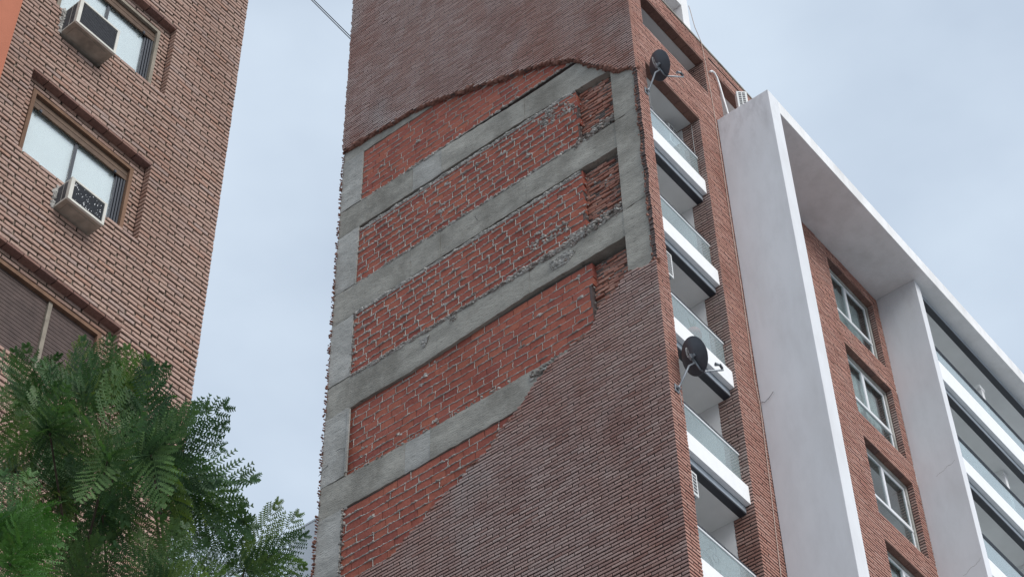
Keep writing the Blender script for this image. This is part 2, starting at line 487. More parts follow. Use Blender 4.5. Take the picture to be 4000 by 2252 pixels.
class Field:
    """a coursed field of bricks on a vertical plane; O origin, U along, Nn outward"""
    def __init__(s, O, U, Nn, h, depth=0.10, e=0.006, jit=0.003, recess=0.026):
        s.O, s.U, s.N = np.array(O, float), np.array(U, float), np.array(Nn, float)
        s.h, s.depth, s.e, s.jit, s.recess = h, depth, e, jit, recess
        s.b = []           # uc, zc, len, outward offset, rnd, var
        s.back = MB()
    def course(s, z, pitch, iv, L, joint, phase, wob=0.0025, back=True, minlen=0.05, skip=None, endchip=0.0, mitre=()):
        for (u0, u1) in iv:
            if u1 - u0 < 0.03: continue
            if back:
                P = []
                r0_, r1_ = u0, u1
                u0, u1 = u0 + s.recess * 0.8, u1 - s.recess * 0.8
                for (uu, nn, zz) in [(u0, -s.depth, z - pitch / 2), (u1, -s.depth, z - pitch / 2), (u1, -s.recess, z - pitch / 2), (u0, -s.recess, z - pitch / 2),
                                     (u0, -s.depth, z + pitch / 2), (u1, -s.depth, z + pitch / 2), (u1, -s.recess, z + pitch / 2), (u0, -s.recess, z + pitch / 2)]:
                    q = s.O + s.U * uu + s.N * nn
                    P.append((q[0], q[1], q[2] + zz))
                b = len(s.back.v)
                s.back.v += P
                s.back.f += [(b, b + 1, b + 2, b + 3), (b + 4, b + 7, b + 6, b + 5), (b, b + 4, b + 5, b + 1), (b + 1, b + 5, b + 6, b + 2), (b + 2, b + 6, b + 7, b + 3), (b + 3, b + 7, b + 4, b)]
                u0, u1 = r0_, r1_
            k = math.floor((u0 - phase) / L)
            pcs = []
            while True:
                a0 = phase + k * L + joint / 2 + rnd.uniform(-1, 1) * joint * 0.35
                a1 = phase + (k + 1) * L - joint / 2 + rnd.uniform(-1, 1) * joint * 0.35
                k += 1
                if a0 >= u1: break
                b0, b1 = max(a0, u0), min(a1, u1)
                if b1 > b0: pcs.append([b0, b1])
            if not pcs: continue
            if len(pcs) > 1 and pcs[0][1] - pcs[0][0] < minlen: pcs[1][0] = u0; pcs.pop(0)
            if len(pcs) > 1 and pcs[-1][1] - pcs[-1][0] < minlen: pcs[-2][1] = u1; pcs.pop()
            pcs[0][0] = u0; pcs[-1][1] = u1
            for (b0, b1) in pcs:
                if skip and skip((b0 + b1) / 2, z): continue
                mt = 1 if (b0 == u0 and any(abs(u0 - q) < 1e-6 for q in mitre)) else 0
                if endchip and not mt:
                    if b0 == u0: b0 += rnd.uniform(-endchip, endchip)
                    if b1 == u1: b1 += rnd.uniform(-endchip, endchip)
                    if b1 - b0 < 0.02: continue
                s.b.append(((b0 + b1) / 2, z + rnd.uniform(-1, 1) * wob * 0.7, b1 - b0, rnd.uniform(-1, 1) * wob * (0.3 if mt else 1), rnd.random(), rnd.randrange(NV), mt))
    def emit(s, name, mat, wall, nind, stuffname, bed=None):
        """nearest nind bricks as objects, the rest as one mesh of the same pieces"""
        if not s.b: return
        A = np.array(s.b)
        C = s.O + A[:, :1] * s.U + A[:, 3:4] * s.N
        C[:, 2] += A[:, 1]
        W = C.copy(); W[:, 2] += ZO
        rel = W - np.array(CAM)
        dep = rel @ np.array(F_)
        px = 0.5 + (rel @ np.array(R_)) / dep * 7629.91 / 4000
        py = 0.5 - (rel @ np.array(U_)) / dep * 7629.91 / 2252
        d = np.linalg.norm(rel, axis=1)
        vis = (px > 0.004) & (px < 0.996) & (py > 0.004) & (py < 0.992)
        d = d + np.where(vis, 0, 1000) + np.where(A[:, 2] < A[:, 2].max() * 0.55, 4, 0)
        order = np.argsort(d)
        ind = set(order[:nind].tolist())
        # the joined rest
        Vs, Fs, Rs = [], [], []
        base = 0
        Uu, Nn, Zz = s.U, s.N, np.array((0, 0, 1.0))
        cache = {}
        uright = s.U if np.dot(np.cross(s.U, s.N), Zz) > 0 else -s.U
        flip = 1.0 if np.dot(uright, s.U) > 0 else -1.0
        rot = Matrix((tuple(uright), tuple(s.N), (0, 0, 1))).transposed().to_4x4()
        for i in range(len(A)):
            ln, var = A[i, 2], int(A[i, 5])
            if i in ind:
                mt = int(A[i, 6])
                key = (round(ln, 2), var, mt)
                if key not in cache:
                    me = bpy.data.meshes.new(name)
                    bv = brick_verts(key[0], s.h, s.depth, s.e, var, s.jit, mt)
                    bv[:, 0] *= flip
                    me.from_pydata(bv.tolist(), [], BF.tolist() + [(0, 3, 2, 1)])
                    me.materials.append(M[mat + '_obj'])
                    if bed:
                        me.materials.append(M[bed])
                        me.polygons.foreach_set('material_index', [1] * 4 + [0] * 5 + [1])
                    cache[key] = me
                o = bpy.data.objects.new(name, cache[key])
                COL.objects.link(o)
                o.parent = wall
                o.matrix_local = Matrix.Translation(Vector(W[i])) @ rot
                continue
            bv = brick_verts(ln, s.h, s.depth, s.e, var, s.jit, int(A[i, 6]))
            v = W[i] + bv[:, :1] * Uu + bv[:, 1:2] * Nn + bv[:, 2:3] * Zz
            Vs.append(v); Fs.append(BF + base); Rs.append(np.full(12, A[i, 4]))
            base += 12
        if Vs:
            me = bpy.data.meshes.new(stuffname)
            me.from_pydata(np.concatenate(Vs).tolist(), [], np.concatenate(Fs).tolist())
            at = me.attributes.new('rnd', 'FLOAT', 'POINT')
            at.data.foreach_set('value', np.concatenate(Rs).astype(np.float32))
            me.materials.append(M[mat + '_attr'])
            if bed:                                   # bed and head faces carry mortar
                me.materials.append(M[bed])
                me.polygons.foreach_set('material_index', np.tile([1] * 4 + [0] * 5, len(me.polygons) // 9).astype(np.int32))
            o = bpy.data.objects.new(stuffname, me)
            COL.objects.link(o)
            o.parent = wall
            tag(o, kind='stuff')

def ivs(*segs):
    return [(a, b) for a, b in segs if b - a > 0.02]

def subtract(base, cuts):
    out = [base]
    for c0, c1 in cuts:
        nw = []
        for a, b in out:
            if c1 <= a or c0 >= b: nw.append((a, b)); continue
            if c0 > a: nw.append((a, c0))
            if c1 < b: nw.append((c1, b))
        out = nw
    return out
# ------------------------------------------------------------------ the setting
def setting(name, x0, x1, y0, y1, ztop, mat, thick=0.3):
    me = bpy.data.meshes.new(name)
    b = MB().box(x0, x1, y0, y1, ztop - thick - ZO, ztop - ZO)
    return tag(b.build(name, mat), kind='structure')
setting('ground', -900, 900, -900, 900, 0.0, 'ground', 1.0)
setting('pavement', -60, 60, -6.2, 20, 0.13, 'paving', 0.12)

# ------------------------------------------------------------------ brick tower with the stripped side wall
tower = thing('apartment_tower', 'tall brick apartment tower whose side wall has lost its cladding, baring concrete beams', 'building', (0, 0, 0.13))
CP, CH, CL, CJ = 0.0755, 0.0515, 0.294, 0.014      # course pitch, brick height, module, head joint

ZT = [(8.6, 8.83), (8.04, 8.81), (7.36, 8.74), (6.38, 8.64), (5.76, 8.48), (5.46, 8.41), (4.73, 8.07), (3.89, 7.70), (3.08, 7.40), (2.44, 7.11), (1.9, 6.81),
      (1.6, 6.58), (1.34, 6.25), (1.17, 6.0), (0.81, 5.64), (0.64, 5.39), (0.43, 5.16), (0.18, 5.06), (0, 4.88)]
ZL = [(8.6, -5.6), (8.0, -5.2), (7.34, -4.80), (6.87, -4.81), (6.37, -4.77), (5.96, -4.44), (5.61, -4.32), (5.4, -4.11), (5.09, -3.97), (4.77, -3.87), (4.6, -3.72),
      (4.25, -3.56), (3.9, -3.37), (3.8, -3.14), (3.59, -3.05), (3.38, -2.93), (3.17, -2.76), (2.99, -2.53), (2.9, -2.45), (2.65, -2.3), (2.44, -2.2), (2.17, -2.15),
      (1.97, -2.02), (1.63, -1.96), (1.49, -1.81), (1.45, -1.61), (1.27, -1.42), (1.0, -1.34), (0.78, -1.1), (0.64, -1.0), (0.26, -1.11), (0, -1.09)]
zt_x, zt_y = zip(*ZT[::-1]); zl_x, zl_y = zip(*ZL[::-1])
zt = lambda y: float(np.interp(y, zt_x, zt_y)) + 0.045 * noise.noise(Vector((y * 3.1, 3.3, 0))) + 0.03 * noise.noise(Vector((y * 11, 3.3, 0)))
zl = lambda y: float(np.interp(y, zl_x, zl_y)) + 0.02 * noise.noise(Vector((y * 7, 9.3, 0)))

ys = np.arange(0, 8.5, 0.02)
zts = np.array([zt(y) for y in ys]); zls = np.array([zl(y) for y in ys])
side = Field((0, 0, 0), (0, 1, 0), (-1, 0, 0), CH, depth=0.105, e=0.0065, jit=0.0032)
side_top = Field((0, 0, 0), (0, 1, 0), (-1, 0, 0), CH, depth=0.105, e=0.0065, jit=0.0032)
row = 0
z = -9.9
while z < 17:
    m = ((z > zts) | (z < zls)) & (z > -10.0 + 0.50 * ys) & (z < 9.0 + 0.95 * ys)
    iv, st = [], None
    for i, k in enumerate(m):
        if k and st is None: st = ys[i]
        if (not k or i == len(m) - 1) and st is not None:
            iv.append((st, ys[i])); st = None
    (side if z < 2 else side_top).course(z, CP, iv, CL, CJ, (0.0 if row % 2 == 0 else CL * 0.5) + 0.02 * math.sin(row * 0.7), endchip=0.02, wob=0.0035, mitre=(0.0,))
    row += 1
    z += CP
wall_side = side.back.build('side_wall', 'mortar_dark', tower)
wall_side['label'] = 'weathered purplish brick cladding around the torn gap'
side.emit('brick', 'side', wall_side, 170, 'brick_courses', 'mortar_dark')
wall_top = side_top.back.build('side_wall', 'mortar_dark', tower)
wall_top['label'] = 'purplish brick cladding still hanging above the torn edge'
side_top.emit('brick', 'side', wall_top, 40, 'brick_courses', 'mortar_dark')

# hidden mass of the building (also carries it to the street)
core = MB()
core.box(0.42, 0.62, 0.30, 8.38, -29.5, 8.6)
core.box(0.62, 6.0, 1.75, 8.38, -29.5, 8.4)
core.box(0.14, 2.9, 1.5, 8.38, 9.1, 17.0)
core.box(0.13, 0.42, 0.3, 8.38, 9.2, 17.0)
core.box(0.02, 0.42, 0.02, 8.40, -29.5, -10.2)
core.box(0.62, 2.39, 0.9, 1.75, -29.5, -10.2)
core.box(2.50, 3.18, 0.11, 1.75, -29.5, 6.9)
core.box(3.08, 3.53, 0.12, 1.75, 6.9, 8.2)
core.box(3.18, 6.0, 0.13, 1.75, 5.0, 6.9)
core.build('core_wall', 'core', tower)

# --- bare concrete frame ------------------------------------------------
def rough_face(mb, xf, xb, Y0, Y1, zb, zt_, amp, step=0.07, seed=0.0, edge=0.022):
    """a cast face towards -X with uneven skin, plus its returns"""
    nu = max(2, int((Y1 - Y0) / step)); 
    h = zt_((Y0 + Y1) / 2) - zb((Y0 + Y1) / 2)
    nz = max(2, int(h / step))
    b = len(mb.v)
    for i in range(nu + 1):
        Y = Y0 + (Y1 - Y0) * i / nu
        a0 = zb(Y) + edge * noise.noise(Vector((Y * 5, seed, 1.7)))
        a1 = zt_(Y) + edge * noise.noise(Vector((Y * 5, seed, 8.1)))
        mb.v.append((xb, Y, a0))
        for j in range(nz + 1):
            zz = a0 + (a1 - a0) * j / nz
            x = xf + amp * (noise.noise(Vector((Y * 2.2, zz * 6, seed))) + 0.6 * noise.noise(Vector((Y * 9, zz * 17, seed + 4))))
            if j in (0, nz): x += 0.006
            mb.v.append((x, Y, zz))
        mb.v.append((xb, Y, a1))
    w = nz + 3
    for i in range(nu):
        for j in range(w - 1):
            mb.f.append((b + i * w + j, b + (i + 1) * w + j, b + (i + 1) * w + j + 1, b + i * w + j + 1))
    mb.f.append(tuple(b + j for j in range(w)))
    mb.f.append(tuple(b + nu * w + j for j in reversed(range(w))))

BEAMS = [  # polyline (Y, bottom, top), seams with pale patch index
    ([(0.66, 8.38, 9.15), (5.56, 8.385, 9.2), (8.5, 8.44, 9.25)], [5.4], None),
    ([(0.66, 5.46, 6.40), (1.5, 5.54, 6.44), (3.0, 5.67, 6.43), (5.4, 5.70, 6.54), (8.5, 5.70, 6.60)], [3.0, 5.39, 6.24], 2),
    ([(0.66, 2.86, 3.68), (3.0, 2.91, 3.71), (5.4, 2.87, 3.74), (8.5, 2.79, 3.77)], [3.04, 5.39, 6.23], None),
    ([(0.66, 0.13, 0.88), (3.0, 0.14, 0.84), (6.2, -0.05, 0.86), (8.5, -0.02, 0.90)], [3.03, 5.43], None),
    ([(0.66, -2.80, -2.0), (5.4, -2.79, -1.99), (8.5, -2.76, -1.91)], [5.58, 6.23], 1)]
def poly(pl, k):
    xs = [p[0] for p in pl]; vs = [p[k] for p in pl]
    return lambda Y: float(np.interp(Y, xs, vs))
for bi, (pl, seams, pale) in enumerate(BEAMS):
    holder = None
    cuts = [pl[0][0] + 0.03] + seams + [8.49]
    for si in range(len(cuts) - 1):
        mb = MB()
        off = 0.004 * math.sin(bi * 3 + si * 2)
        rough_face(mb, 0.098 + off, 0.42, cuts[si] + 0.003, cuts[si + 1] - 0.003, poly(pl, 1), poly(pl, 2), 0.006, seed=bi * 7 + si * 3.1)
        mat = 'concrete_pale' if pale == si else 'concrete'
        if holder is None:
            holder = mb.build('beam', mat, tower)
        else:
            mb.build('beam_segment', mat, holder)
col_l = None
lv = [(8.44, 6.61), (5.69, 3.78), (2.785, 0.91), (-0.025, -1.90), (-2.765, -5.9)]
for i, (a, b) in enumerate(lv):
    mb = MB()
    rough_face(mb, 0.088, 0.42, 7.84, 8.485, lambda Y, b=b: b + 0.004, lambda Y, a=a: a - 0.006, 0.007, seed=60 + i * 5)
    if col_l is None: col_l = mb.build('column', 'concrete_pale', tower)
    else: mb.build('column_segment', 'concrete_pale', col_l)
col_r = None
for i, (b, a) in enumerate([(3.69, 6.0), (0.86, 3.685), (-1.6, 0.855)]):
    mb = MB()
    rough_face(mb, 0.080, 0.42, 0.12, 0.685, lambda Y, b=b: b + 0.05 * (0.4 - Y), lambda Y, a=a: a + 0.05 * (0.4 - Y) - 0.006, 0.006, seed=90 + i * 5)
    if col_r is None: col_r = mb.build('column', 'concrete', tower)
    else: mb.build('column_segment', 'concrete', col_r)
# board left standing against the column, beside the fourth bare panel
box_obj('formwork_strip', 'concrete_pale', tower, 0.065, 0.10, 7.76, 7.82, -1.85, -0.10)

# --- hollow-brick infill panels ------------------------------------------
PAN = [(6.60, 8.385, 0.118, 0.32), (3.76, 5.60, 0.116, 0.85), (0.88, 2.84, 0.116, 0.9), (-1.96, 0.06, 0.178, 0.4), (-5.7, -2.80, 0.128, 0.62)]
HL, HJ = 0.362, 0.012
infill = Field((0.116, 0, 0), (0, 1, 0), (-1, 0, 0), 0.188, depth=0.15, e=0.004, jit=0.004, recess=0.012)
commonf = Field((0.235, 0, 0), (0, 1, 0), (-1, 0, 0), 0.056, depth=0.10, e=0.006, jit=0.005, recess=0.03)
ridge = MB(); lumps = MB(); brown = MB()
def add_ridge(mb, xf, z, Y0, Y1, p, hgt, gap, seed):
    n = max(2, int((Y1 - Y0) / 0.028))
    b = len(mb.v)
    for i in range(n + 1):
        Y = Y0 + (Y1 - Y0) * i / n
        f = noise.noise(Vector((Y * 4.5, z * 3, seed))) + 0.7 * noise.noise(Vector((Y * 19, z * 3, seed + 3)))
        a = max(0.0, min(1.4, 0.58 + 1.05 * f - gap))
        pp = p * a * (1 + 0.3 * rnd.uniform(-1, 1)); hh = hgt * (0.35 + 0.75 * a) * (1 + 0.25 * rnd.uniform(-1, 1))
        zz = z + 0.014 * noise.noise(Vector((Y * 3, seed, z))) + rnd.uniform(-0.004, 0.004)
        for dx, dz in ((0.014, -1.0), (-pp * 0.7, -0.8), (-pp, -0.1), (-pp * 0.5, 0.75), (0.014, 1.0)):
            mb.v.append((xf + dx, Y, zz + dz * hh))
    for i in range(n):
        for j in range(4):
            mb.f.append((b + i * 5 + j, b + (i + 1) * 5 + j, b + (i + 1) * 5 + j + 1, b + i * 5 + j + 1))
for pi, (z0, z1, xf, heavy) in enumerate(PAN):
    nC = max(1, round((z1 - z0) / 0.209)); pitch = (z1 - z0) / nC
    infill.N[:] = (-1, 0, 0)
    for c in range(nC):
        z = z0 + (c + 0.5) * pitch
        yy = np.arange(1.59 if pi < 4 else 1.9, 7.84, 0.04)
        ok = np.array([(z > zl(y) - 0.34) and (z < zt(y) + 0.4) for y in yy])
        if not ok.any(): continue
        a, b = yy[ok].min() + (rnd.uniform(-0.03, 0.09) if pi < 4 else 0), yy[ok].max()
        off = 0.116 - xf
        n0 = len(infill.b)
        ph = (0.0 if c % 2 == 0 else HL / 2) + 0.1 * math.sin(c * 1.3 + pi)
        infill.course(z, pitch, [(a, b)], HL, HJ, ph, wob=0.005, back=False, minlen=0.07)
        for i in range(n0, len(infill.b)):
            r = list(infill.b[i]); r[3] += off; infill.b[i] = tuple(r)
        # mortar squeezed from the bed joint under this course
        add_ridge(ridge, xf, z - pitch / 2, a, b, 0.016 + 0.022 * heavy, 0.011 + 0.014 * heavy, 0.12 - 0.12 * heavy, pi * 11 + c)
        # head joints
        for i in range(n0, len(infill.b)):
            r = infill.b[i]
            u = r[0] + r[2] / 2 + HJ / 2
            if u > b - 0.03: continue
            if rnd.random() < 0.45 + 0.5 * heavy and pi < 4 or (pi == 4 and rnd.random() < 0.22):
                for q in range(5):
                    s = 0.35 + 0.65 * rnd.random()
                    w = (0.005 + 0.010 * heavy) * s
                    lumps.lump((xf - 0.002 - 0.004 * rnd.random() - 0.008 * heavy * s, u + rnd.uniform(-0.006, 0.006), r[1] - 0.08 + 0.04 * q), 0.008 + 0.010 * heavy * s, w, 0.026, jag=0.4)
        # smears and daubs on the faces
        for _ in range(int((b - a) * (0.15 + 1.5 * heavy * heavy))):
            u = rnd.uniform(a, b); s = rnd.uniform(0.018, 0.05)
            if pi == 4 and rnd.random() < 0.5: continue
            for q in range(rnd.randint(2, 5)):
                (lumps if rnd.random() < 0.85 else brown).lump((xf - 0.006, u + rnd.uniform(-0.07, 0.07), z - pitch * 0.5 + rnd.uniform(-0.035, 0.045)), 0.012 + s * 0.25, s * rnd.uniform(0.6, 1.3), s * rnd.uniform(0.35, 0.8), jag=0.45)
    # back of the panel
    bk = MB().box(xf + 0.012, xf + 0.15, 1.62 if pi < 4 else 1.9, 7.84, z0, z1 + (0.02 if pi else 0.3))
    bk.build('infill_backing', 'mortar_dark', tower)
    # the narrow bay of common brick beside the column
    if pi < 4:
        n2 = int((z1 + 0.02 - z0) / 0.071)
        cx = 0.235 if pi != 3 else 0.29
        for c in range(n2):
            z = z0 + 0.05 + c * 0.071
            if z < -1.9: continue
            n0 = len(commonf.b)
            e1 = 0.735 + (0.16 * max(0, noise.noise(Vector((c * 0.9, pi, 0.3)))) + rnd.uniform(0, 0.07))
            commonf.course(z, 0.071, [(e1, 1.61)], 0.255, 0.022, (c % 2) * 0.13 + rnd.uniform(-0.03, 0.03), wob=0.026, back=False, minlen=0.05, skip=lambda u, zz: rnd.random() < (0.10 if u > 0.95 else 0.35))
            for i in range(n0, len(commonf.b)):
                r = list(commonf.b[i]); r[3] -= (cx - 0.235); commonf.b[i] = tuple(r)
            add_ridge(ridge if c % 3 else brown, cx + 0.016, z + 0.036, 0.72, 1.6, 0.014, 0.009, 0.2, 200 + pi * 40 + c)
            if rnd.random() < 0.5:
                lumps.lump((cx - 0.005, rnd.uniform(0.72, 1.6), z + 0.03), 0.02, 0.035, 0.02, jag=0.5)
        MB().box(cx + 0.03, 0.415, 0.70, 1.61, z0, z1).build('infill_backing', 'mortar_dark', tower)
        # hollow-brick ends standing proud at the bay's edge: mortar teeth
        for c in range(9):
            lumps.lump((xf + rnd.uniform(0.02, 0.1), 1.58, z0 + 0.1 + c * 0.209), 0.03, 0.014, 0.02, jag=0.5)
    # crust of mortar on the beam top below the panel
    for _ in range(int(60 + 150 * heavy) if pi < 4 else 0):
        u = rnd.uniform(1.6, 7.8)
        if z0 < zl(u): continue
        s = rnd.uniform(0.012, 0.035)
        (brown if rnd.random() < 0.35 else lumps).lump((xf - 0.012 * rnd.random(), u, z0 + rnd.uniform(-0.03, 0.025)), 0.022, s * 1.6, s, jag=0.5)
    if pi in (1, 2):
        for q in range(3):
            add_ridge(ridge, xf - 0.008, z1 - 0.03 - 0.03 * q, 1.62, 7.8, 0.035, 0.03, 0.05 + 0.15 * q, 300 + pi * 9 + q)
# rubble and mortar banked up on the beams
def bank(n, Y0, Y1, zc, zs, xs, smin, smax, pbrown=0.35, rising=None):
    for _ in range(n):
        u = rnd.uniform(Y0, Y1); s = rnd.uniform(smin, smax)
        zz = zc + (rising(u) if rising else 0) + rnd.uniform(-1, 1) * zs
        (brown if rnd.random() < pbrown else lumps).lump((rnd.uniform(*xs), u, zz), s * rnd.uniform(0.7, 1.2), s * rnd.uniform(0.8, 1.7), s * rnd.uniform(0.5, 0.9), jag=0.5)
bank(420, 0.72, 1.75, 3.86, 0.12, (0.10, 0.27), 0.014, 0.05, 0.5, lambda u: (1.0 - u) * 0.22)
bank(700, 0.72, 2.0, 0.98, 0.15, (0.09, 0.27), 0.014, 0.05, 0.4, lambda u: (1.0 - u) * 0.10)
for q in range(6):
    add_ridge(ridge if q % 2 else brown, 0.105, 0.80 + 0.03 * q, 1.6, 3.6, 0.05, 0.035, 0.1, 400 + q)
    add_ridge(ridge if q % 2 else brown, 0.108, 0.82 + 0.022 * q, 3.4, 7.8, 0.032, 0.022, 0.16, 420 + q)
bank(230, 1.7, 3.4, 0.86, 0.05, (0.07, 0.12), 0.012, 0.035, 0.45)
bank(200, 3.4, 5.4, 0.86, 0.04, (0.075, 0.12), 0.012, 0.035, 0.5)
bank(160, 5.2, 7.8, 0.88, 0.035, (0.08, 0.12), 0.012, 0.03, 0.3)
for q in range(9):
    add_ridge(ridge, 0.097, 0.38 + 0.036 * q, 1.88 + 0.04 * abs(q - 4), 2.5 - 0.03 * abs(q - 4), 0.026, 0.022, -0.1, 440 + q)
    add_ridge(ridge, 0.097, 0.42 + 0.033 * q, 5.64 + 0.012 * (8 - q), 5.88 - 0.008 * (8 - q), 0.022, 0.02, -0.1, 460 + q)
bank(60, 1.95, 2.5, 0.52, 0.13, (0.085, 0.094), 0.012, 0.028, 0.12)
bank(30, 4.9, 5.1, 0.72, 0.08, (0.085, 0.096), 0.014, 0.03, 0.2)
bank(110, 2.3, 3.1, -2.15, 0.1, (0.05, 0.1), 0.012, 0.032, 0.4, lambda u: (2.7 - u) * 0.12)
bank(60, 3.6, 7.8, -1.95, 0.02, (0.085, 0.12), 0.012, 0.03, 0.4)
bank(60, 5.6, 6.4, 6.56, 0.03, (0.08, 0.11), 0.014, 0.035, 0.1)
bank(120, 4.6, 7.0, 3.77, 0.03, (0.085, 0.11), 0.012, 0.03, 0.2)
bank(80, 2.0, 3.0, 1.45, 0.16, (0.102, 0.112), 0.014, 0.04, 0.25)
bank(75, 1.62, 2.6, 5.2, 0.28, (0.102, 0.112), 0.014, 0.04, 0.3)
bank(60, 7.75, 7.84, -4.0, 1.2, (0.08, 0.12), 0.014, 0.04, 0.3)
bank(40, 7.75, 7.85, 2.0, 1.0, (0.08, 0.12), 0.012, 0.03, 0.3)
bank(9, 6.05, 6.2, 7.4, 0.06, (0.10, 0.11), 0.015, 0.035, 0.0)
infill_part = ridge.build('bed_mortar', 'mortar', tower)
tag(infill_part, kind='stuff')
infill.emit('hollow_brick', 'hollow', infill_part, 290, 'hollow_brick_courses')
commonf.emit('common_brick', 'common', infill_part, 290, 'common_brick_courses')
tag(lumps.build('mortar_rubble', 'mortar', tower), kind='stuff')
tag(brown.build('stained_rubble', 'mortar_brown', tower), kind='stuff')

# torn rim of the cladding, seen from below, and the ragged edges left at both corners
torn = MB()
for (fn, sgn, a0, a1) in ((zt, 1, 0.0, 8.5), (zl, -1, 0.0, 8.3)):
    n = int((a1 - a0) / 0.025)
    for i in range(n):
        u = a0 + (a1 - a0) * (i + 0.5) / n
        for _ in range(4 if sgn > 0 else 2):
            s = rnd.uniform(0.014, 0.03) * (1.3 + 1.2 * noise.noise(Vector((u * 2.3, 5, 2))))
            torn.lump((rnd.uniform(0.02, 0.115), u + rnd.uniform(-0.02, 0.02), fn(u) + sgn * 0.015 + rnd.uniform(-0.04, 0.02) * (1.0 + 0.8 * noise.noise(Vector((u * 4, 1, 1))))), s, s * 2.2, s * 0.9, jag=0.45)
for i in range(700):
    zz = rnd.uniform(-6.2, 8.75)
    s = rnd.uniform(0.012, 0.022) * (1.5 if zz < -3.2 else 1.0)
    torn.lump((rnd.uniform(0.03, 0.14), 8.480 + rnd.uniform(-0.012, 0.010) + (0.016 if zz < -3.2 else 0), round(zz / CP) * CP + rnd.uniform(-0.015, 0.015)), s * 1.4, s * 1.2, s * 0.8, jag=0.5)
for i in range(150):
    zz = rnd.uniform(-1.1, 4.9)
    s = rnd.uniform(0.012, 0.03)
    torn.lump((rnd.uniform(0.03, 0.09), rnd.uniform(0.06, 0.13), zz), s, s, s * 1.2, jag=0.5)
tag(torn.build('torn_brick_edge', 'torn', tower), kind='stuff')
# bent tie wires sticking out of the concrete
for (Y, z, dy, dz) in ((7.80, -1.2, 0.25, 0.05), (4.35, 3.3, 0.03, 0.1), (8.3, -1.35, 0.2, -0.22)):
    MB().tube([(0.09, Y, z), (0.03, Y + dy * 0.5, z + dz * 0.7), (0.04, Y + dy, z + dz)], 0.006, 5).build('tie_wire', 'iron', tower)
# --- street front of the tower ------------------------------------------------
front = Field((0, 0, 0), (1, 0, 0), (0, -1, 0), CH, depth=0.105, e=0.006, jit=0.0028)
reveal = Field((2.39, 0, 0), (0, 1, 0), (-1, 0, 0), CH, depth=0.10, e=0.006, jit=0.0028)
reveal_up = Field((2.97, 0, 0), (0, 1, 0), (-1, 0, 0), CH, depth=0.10, e=0.006, jit=0.0028)
row = 0
z = -9.9
while z < 8.88:
    if z < 5.51: iv = [(0, 0.40), (2.39, 3.186)]
    elif z < 6.23: iv = [(0, 3.186)]
    elif z < 6.98: iv = [(0, 3.54)]
    elif z < 8.22: iv = [(0, 0.50), (2.97, 3.54)]
    else: iv = [(0, 6.0)]
    q0 = 0.0
    bare = zl(0) < z < zt(0)
    if bare: q0 = 0.05 + 0.03 * noise.noise(Vector((z * 1.7, 2, 5))) + rnd.uniform(-0.012, 0.012)
    jv = []
    for a, b in iv:
        if a == 0: a = q0
        jv.append((a, b))
    sk = (lambda u, zz: 3.36 < u < 4.75) if 8.54 < z < 8.615 else None
    front.course(z, CP, jv, CL, CJ, (0.147 if row % 2 == 0 else 0.0), wob=0.0035, skip=sk, mitre=(0.0, 2.39, 2.97))
    e0 = 0.0
    if z < 5.51: reveal.course(z, CP, [(e0, 0.46)], CL, CJ, 0.147 if row % 2 else 0.0, wob=0.0035, mitre=(0.0,))
    if 6.98 < z < 8.22: reveal_up.course(z, CP, [(e0, 0.46)], CL, CJ, 0.147 if row % 2 else 0.0, wob=0.0035, mitre=(0.0,))
    row += 1
    z += CP
wall_front = front.back.build('front_wall', 'mortar_dark', tower)
wall_front['label'] = 'orange brick street front of the tower'
front.emit('brick', 'front', wall_front, 60, 'brick_courses', 'mortar_dark')
w2 = reveal.back.build('bay_reveal', 'mortar_dark', tower)
reveal.emit('brick', 'side', w2, 40, 'brick_courses', 'mortar_dark')
w3 = reveal_up.back.build('bay_reveal', 'mortar_dark', tower)
reveal_up.emit('brick', 'side', w3, 0, 'brick_courses', 'mortar_dark')
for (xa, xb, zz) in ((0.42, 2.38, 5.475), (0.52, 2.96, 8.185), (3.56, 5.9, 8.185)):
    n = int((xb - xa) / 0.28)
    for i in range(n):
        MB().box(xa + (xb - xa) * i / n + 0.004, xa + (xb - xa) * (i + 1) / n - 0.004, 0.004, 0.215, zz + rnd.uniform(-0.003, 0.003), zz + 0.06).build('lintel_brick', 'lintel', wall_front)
    MB().box(xa, xb, 0.11, 0.22, zz + 0.062, zz + 0.5).build('lintel', 'core', tower)
MB().box(-0.0, 6.0, -0.02, 0.30, 8.885, 8.93).build('parapet_coping', 'concrete', tower)
# inner faces of the bays
b = MB()
b.box(0.405, 0.44, 0.12, 1.74, -10, 5.46)
b.box(2.391, 2.49, 0.465, 1.74, -10, 5.46)
b.box(0.44, 2.39, 1.70, 1.75, -10, 5.46)
b.build('bay_wall', 'plaster', tower)
b = MB()
b.box(0.505, 3.07, 0.218, 1.74, 8.20, 8.24)
b.build('bay_ceiling', 'soffit', tower)
MB().box(0.44, 2.39, 0.218, 1.70, 5.49, 5.53).build('bay_ceiling', 'soffit', tower)
MB().box(3.55, 5.95, 0.218, 1.74, 8.20, 8.24).build('bay_ceiling', 'soffit', tower)
MB().box(0.50, 3.07, 1.70, 1.75, 6.9, 8.20).build('bay_wall', 'plaster', tower)
MB().box(0.52, 2.95, 0.02, 0.10, 6.985, 7.02).build('window_sill', 'dark_metal', tower)

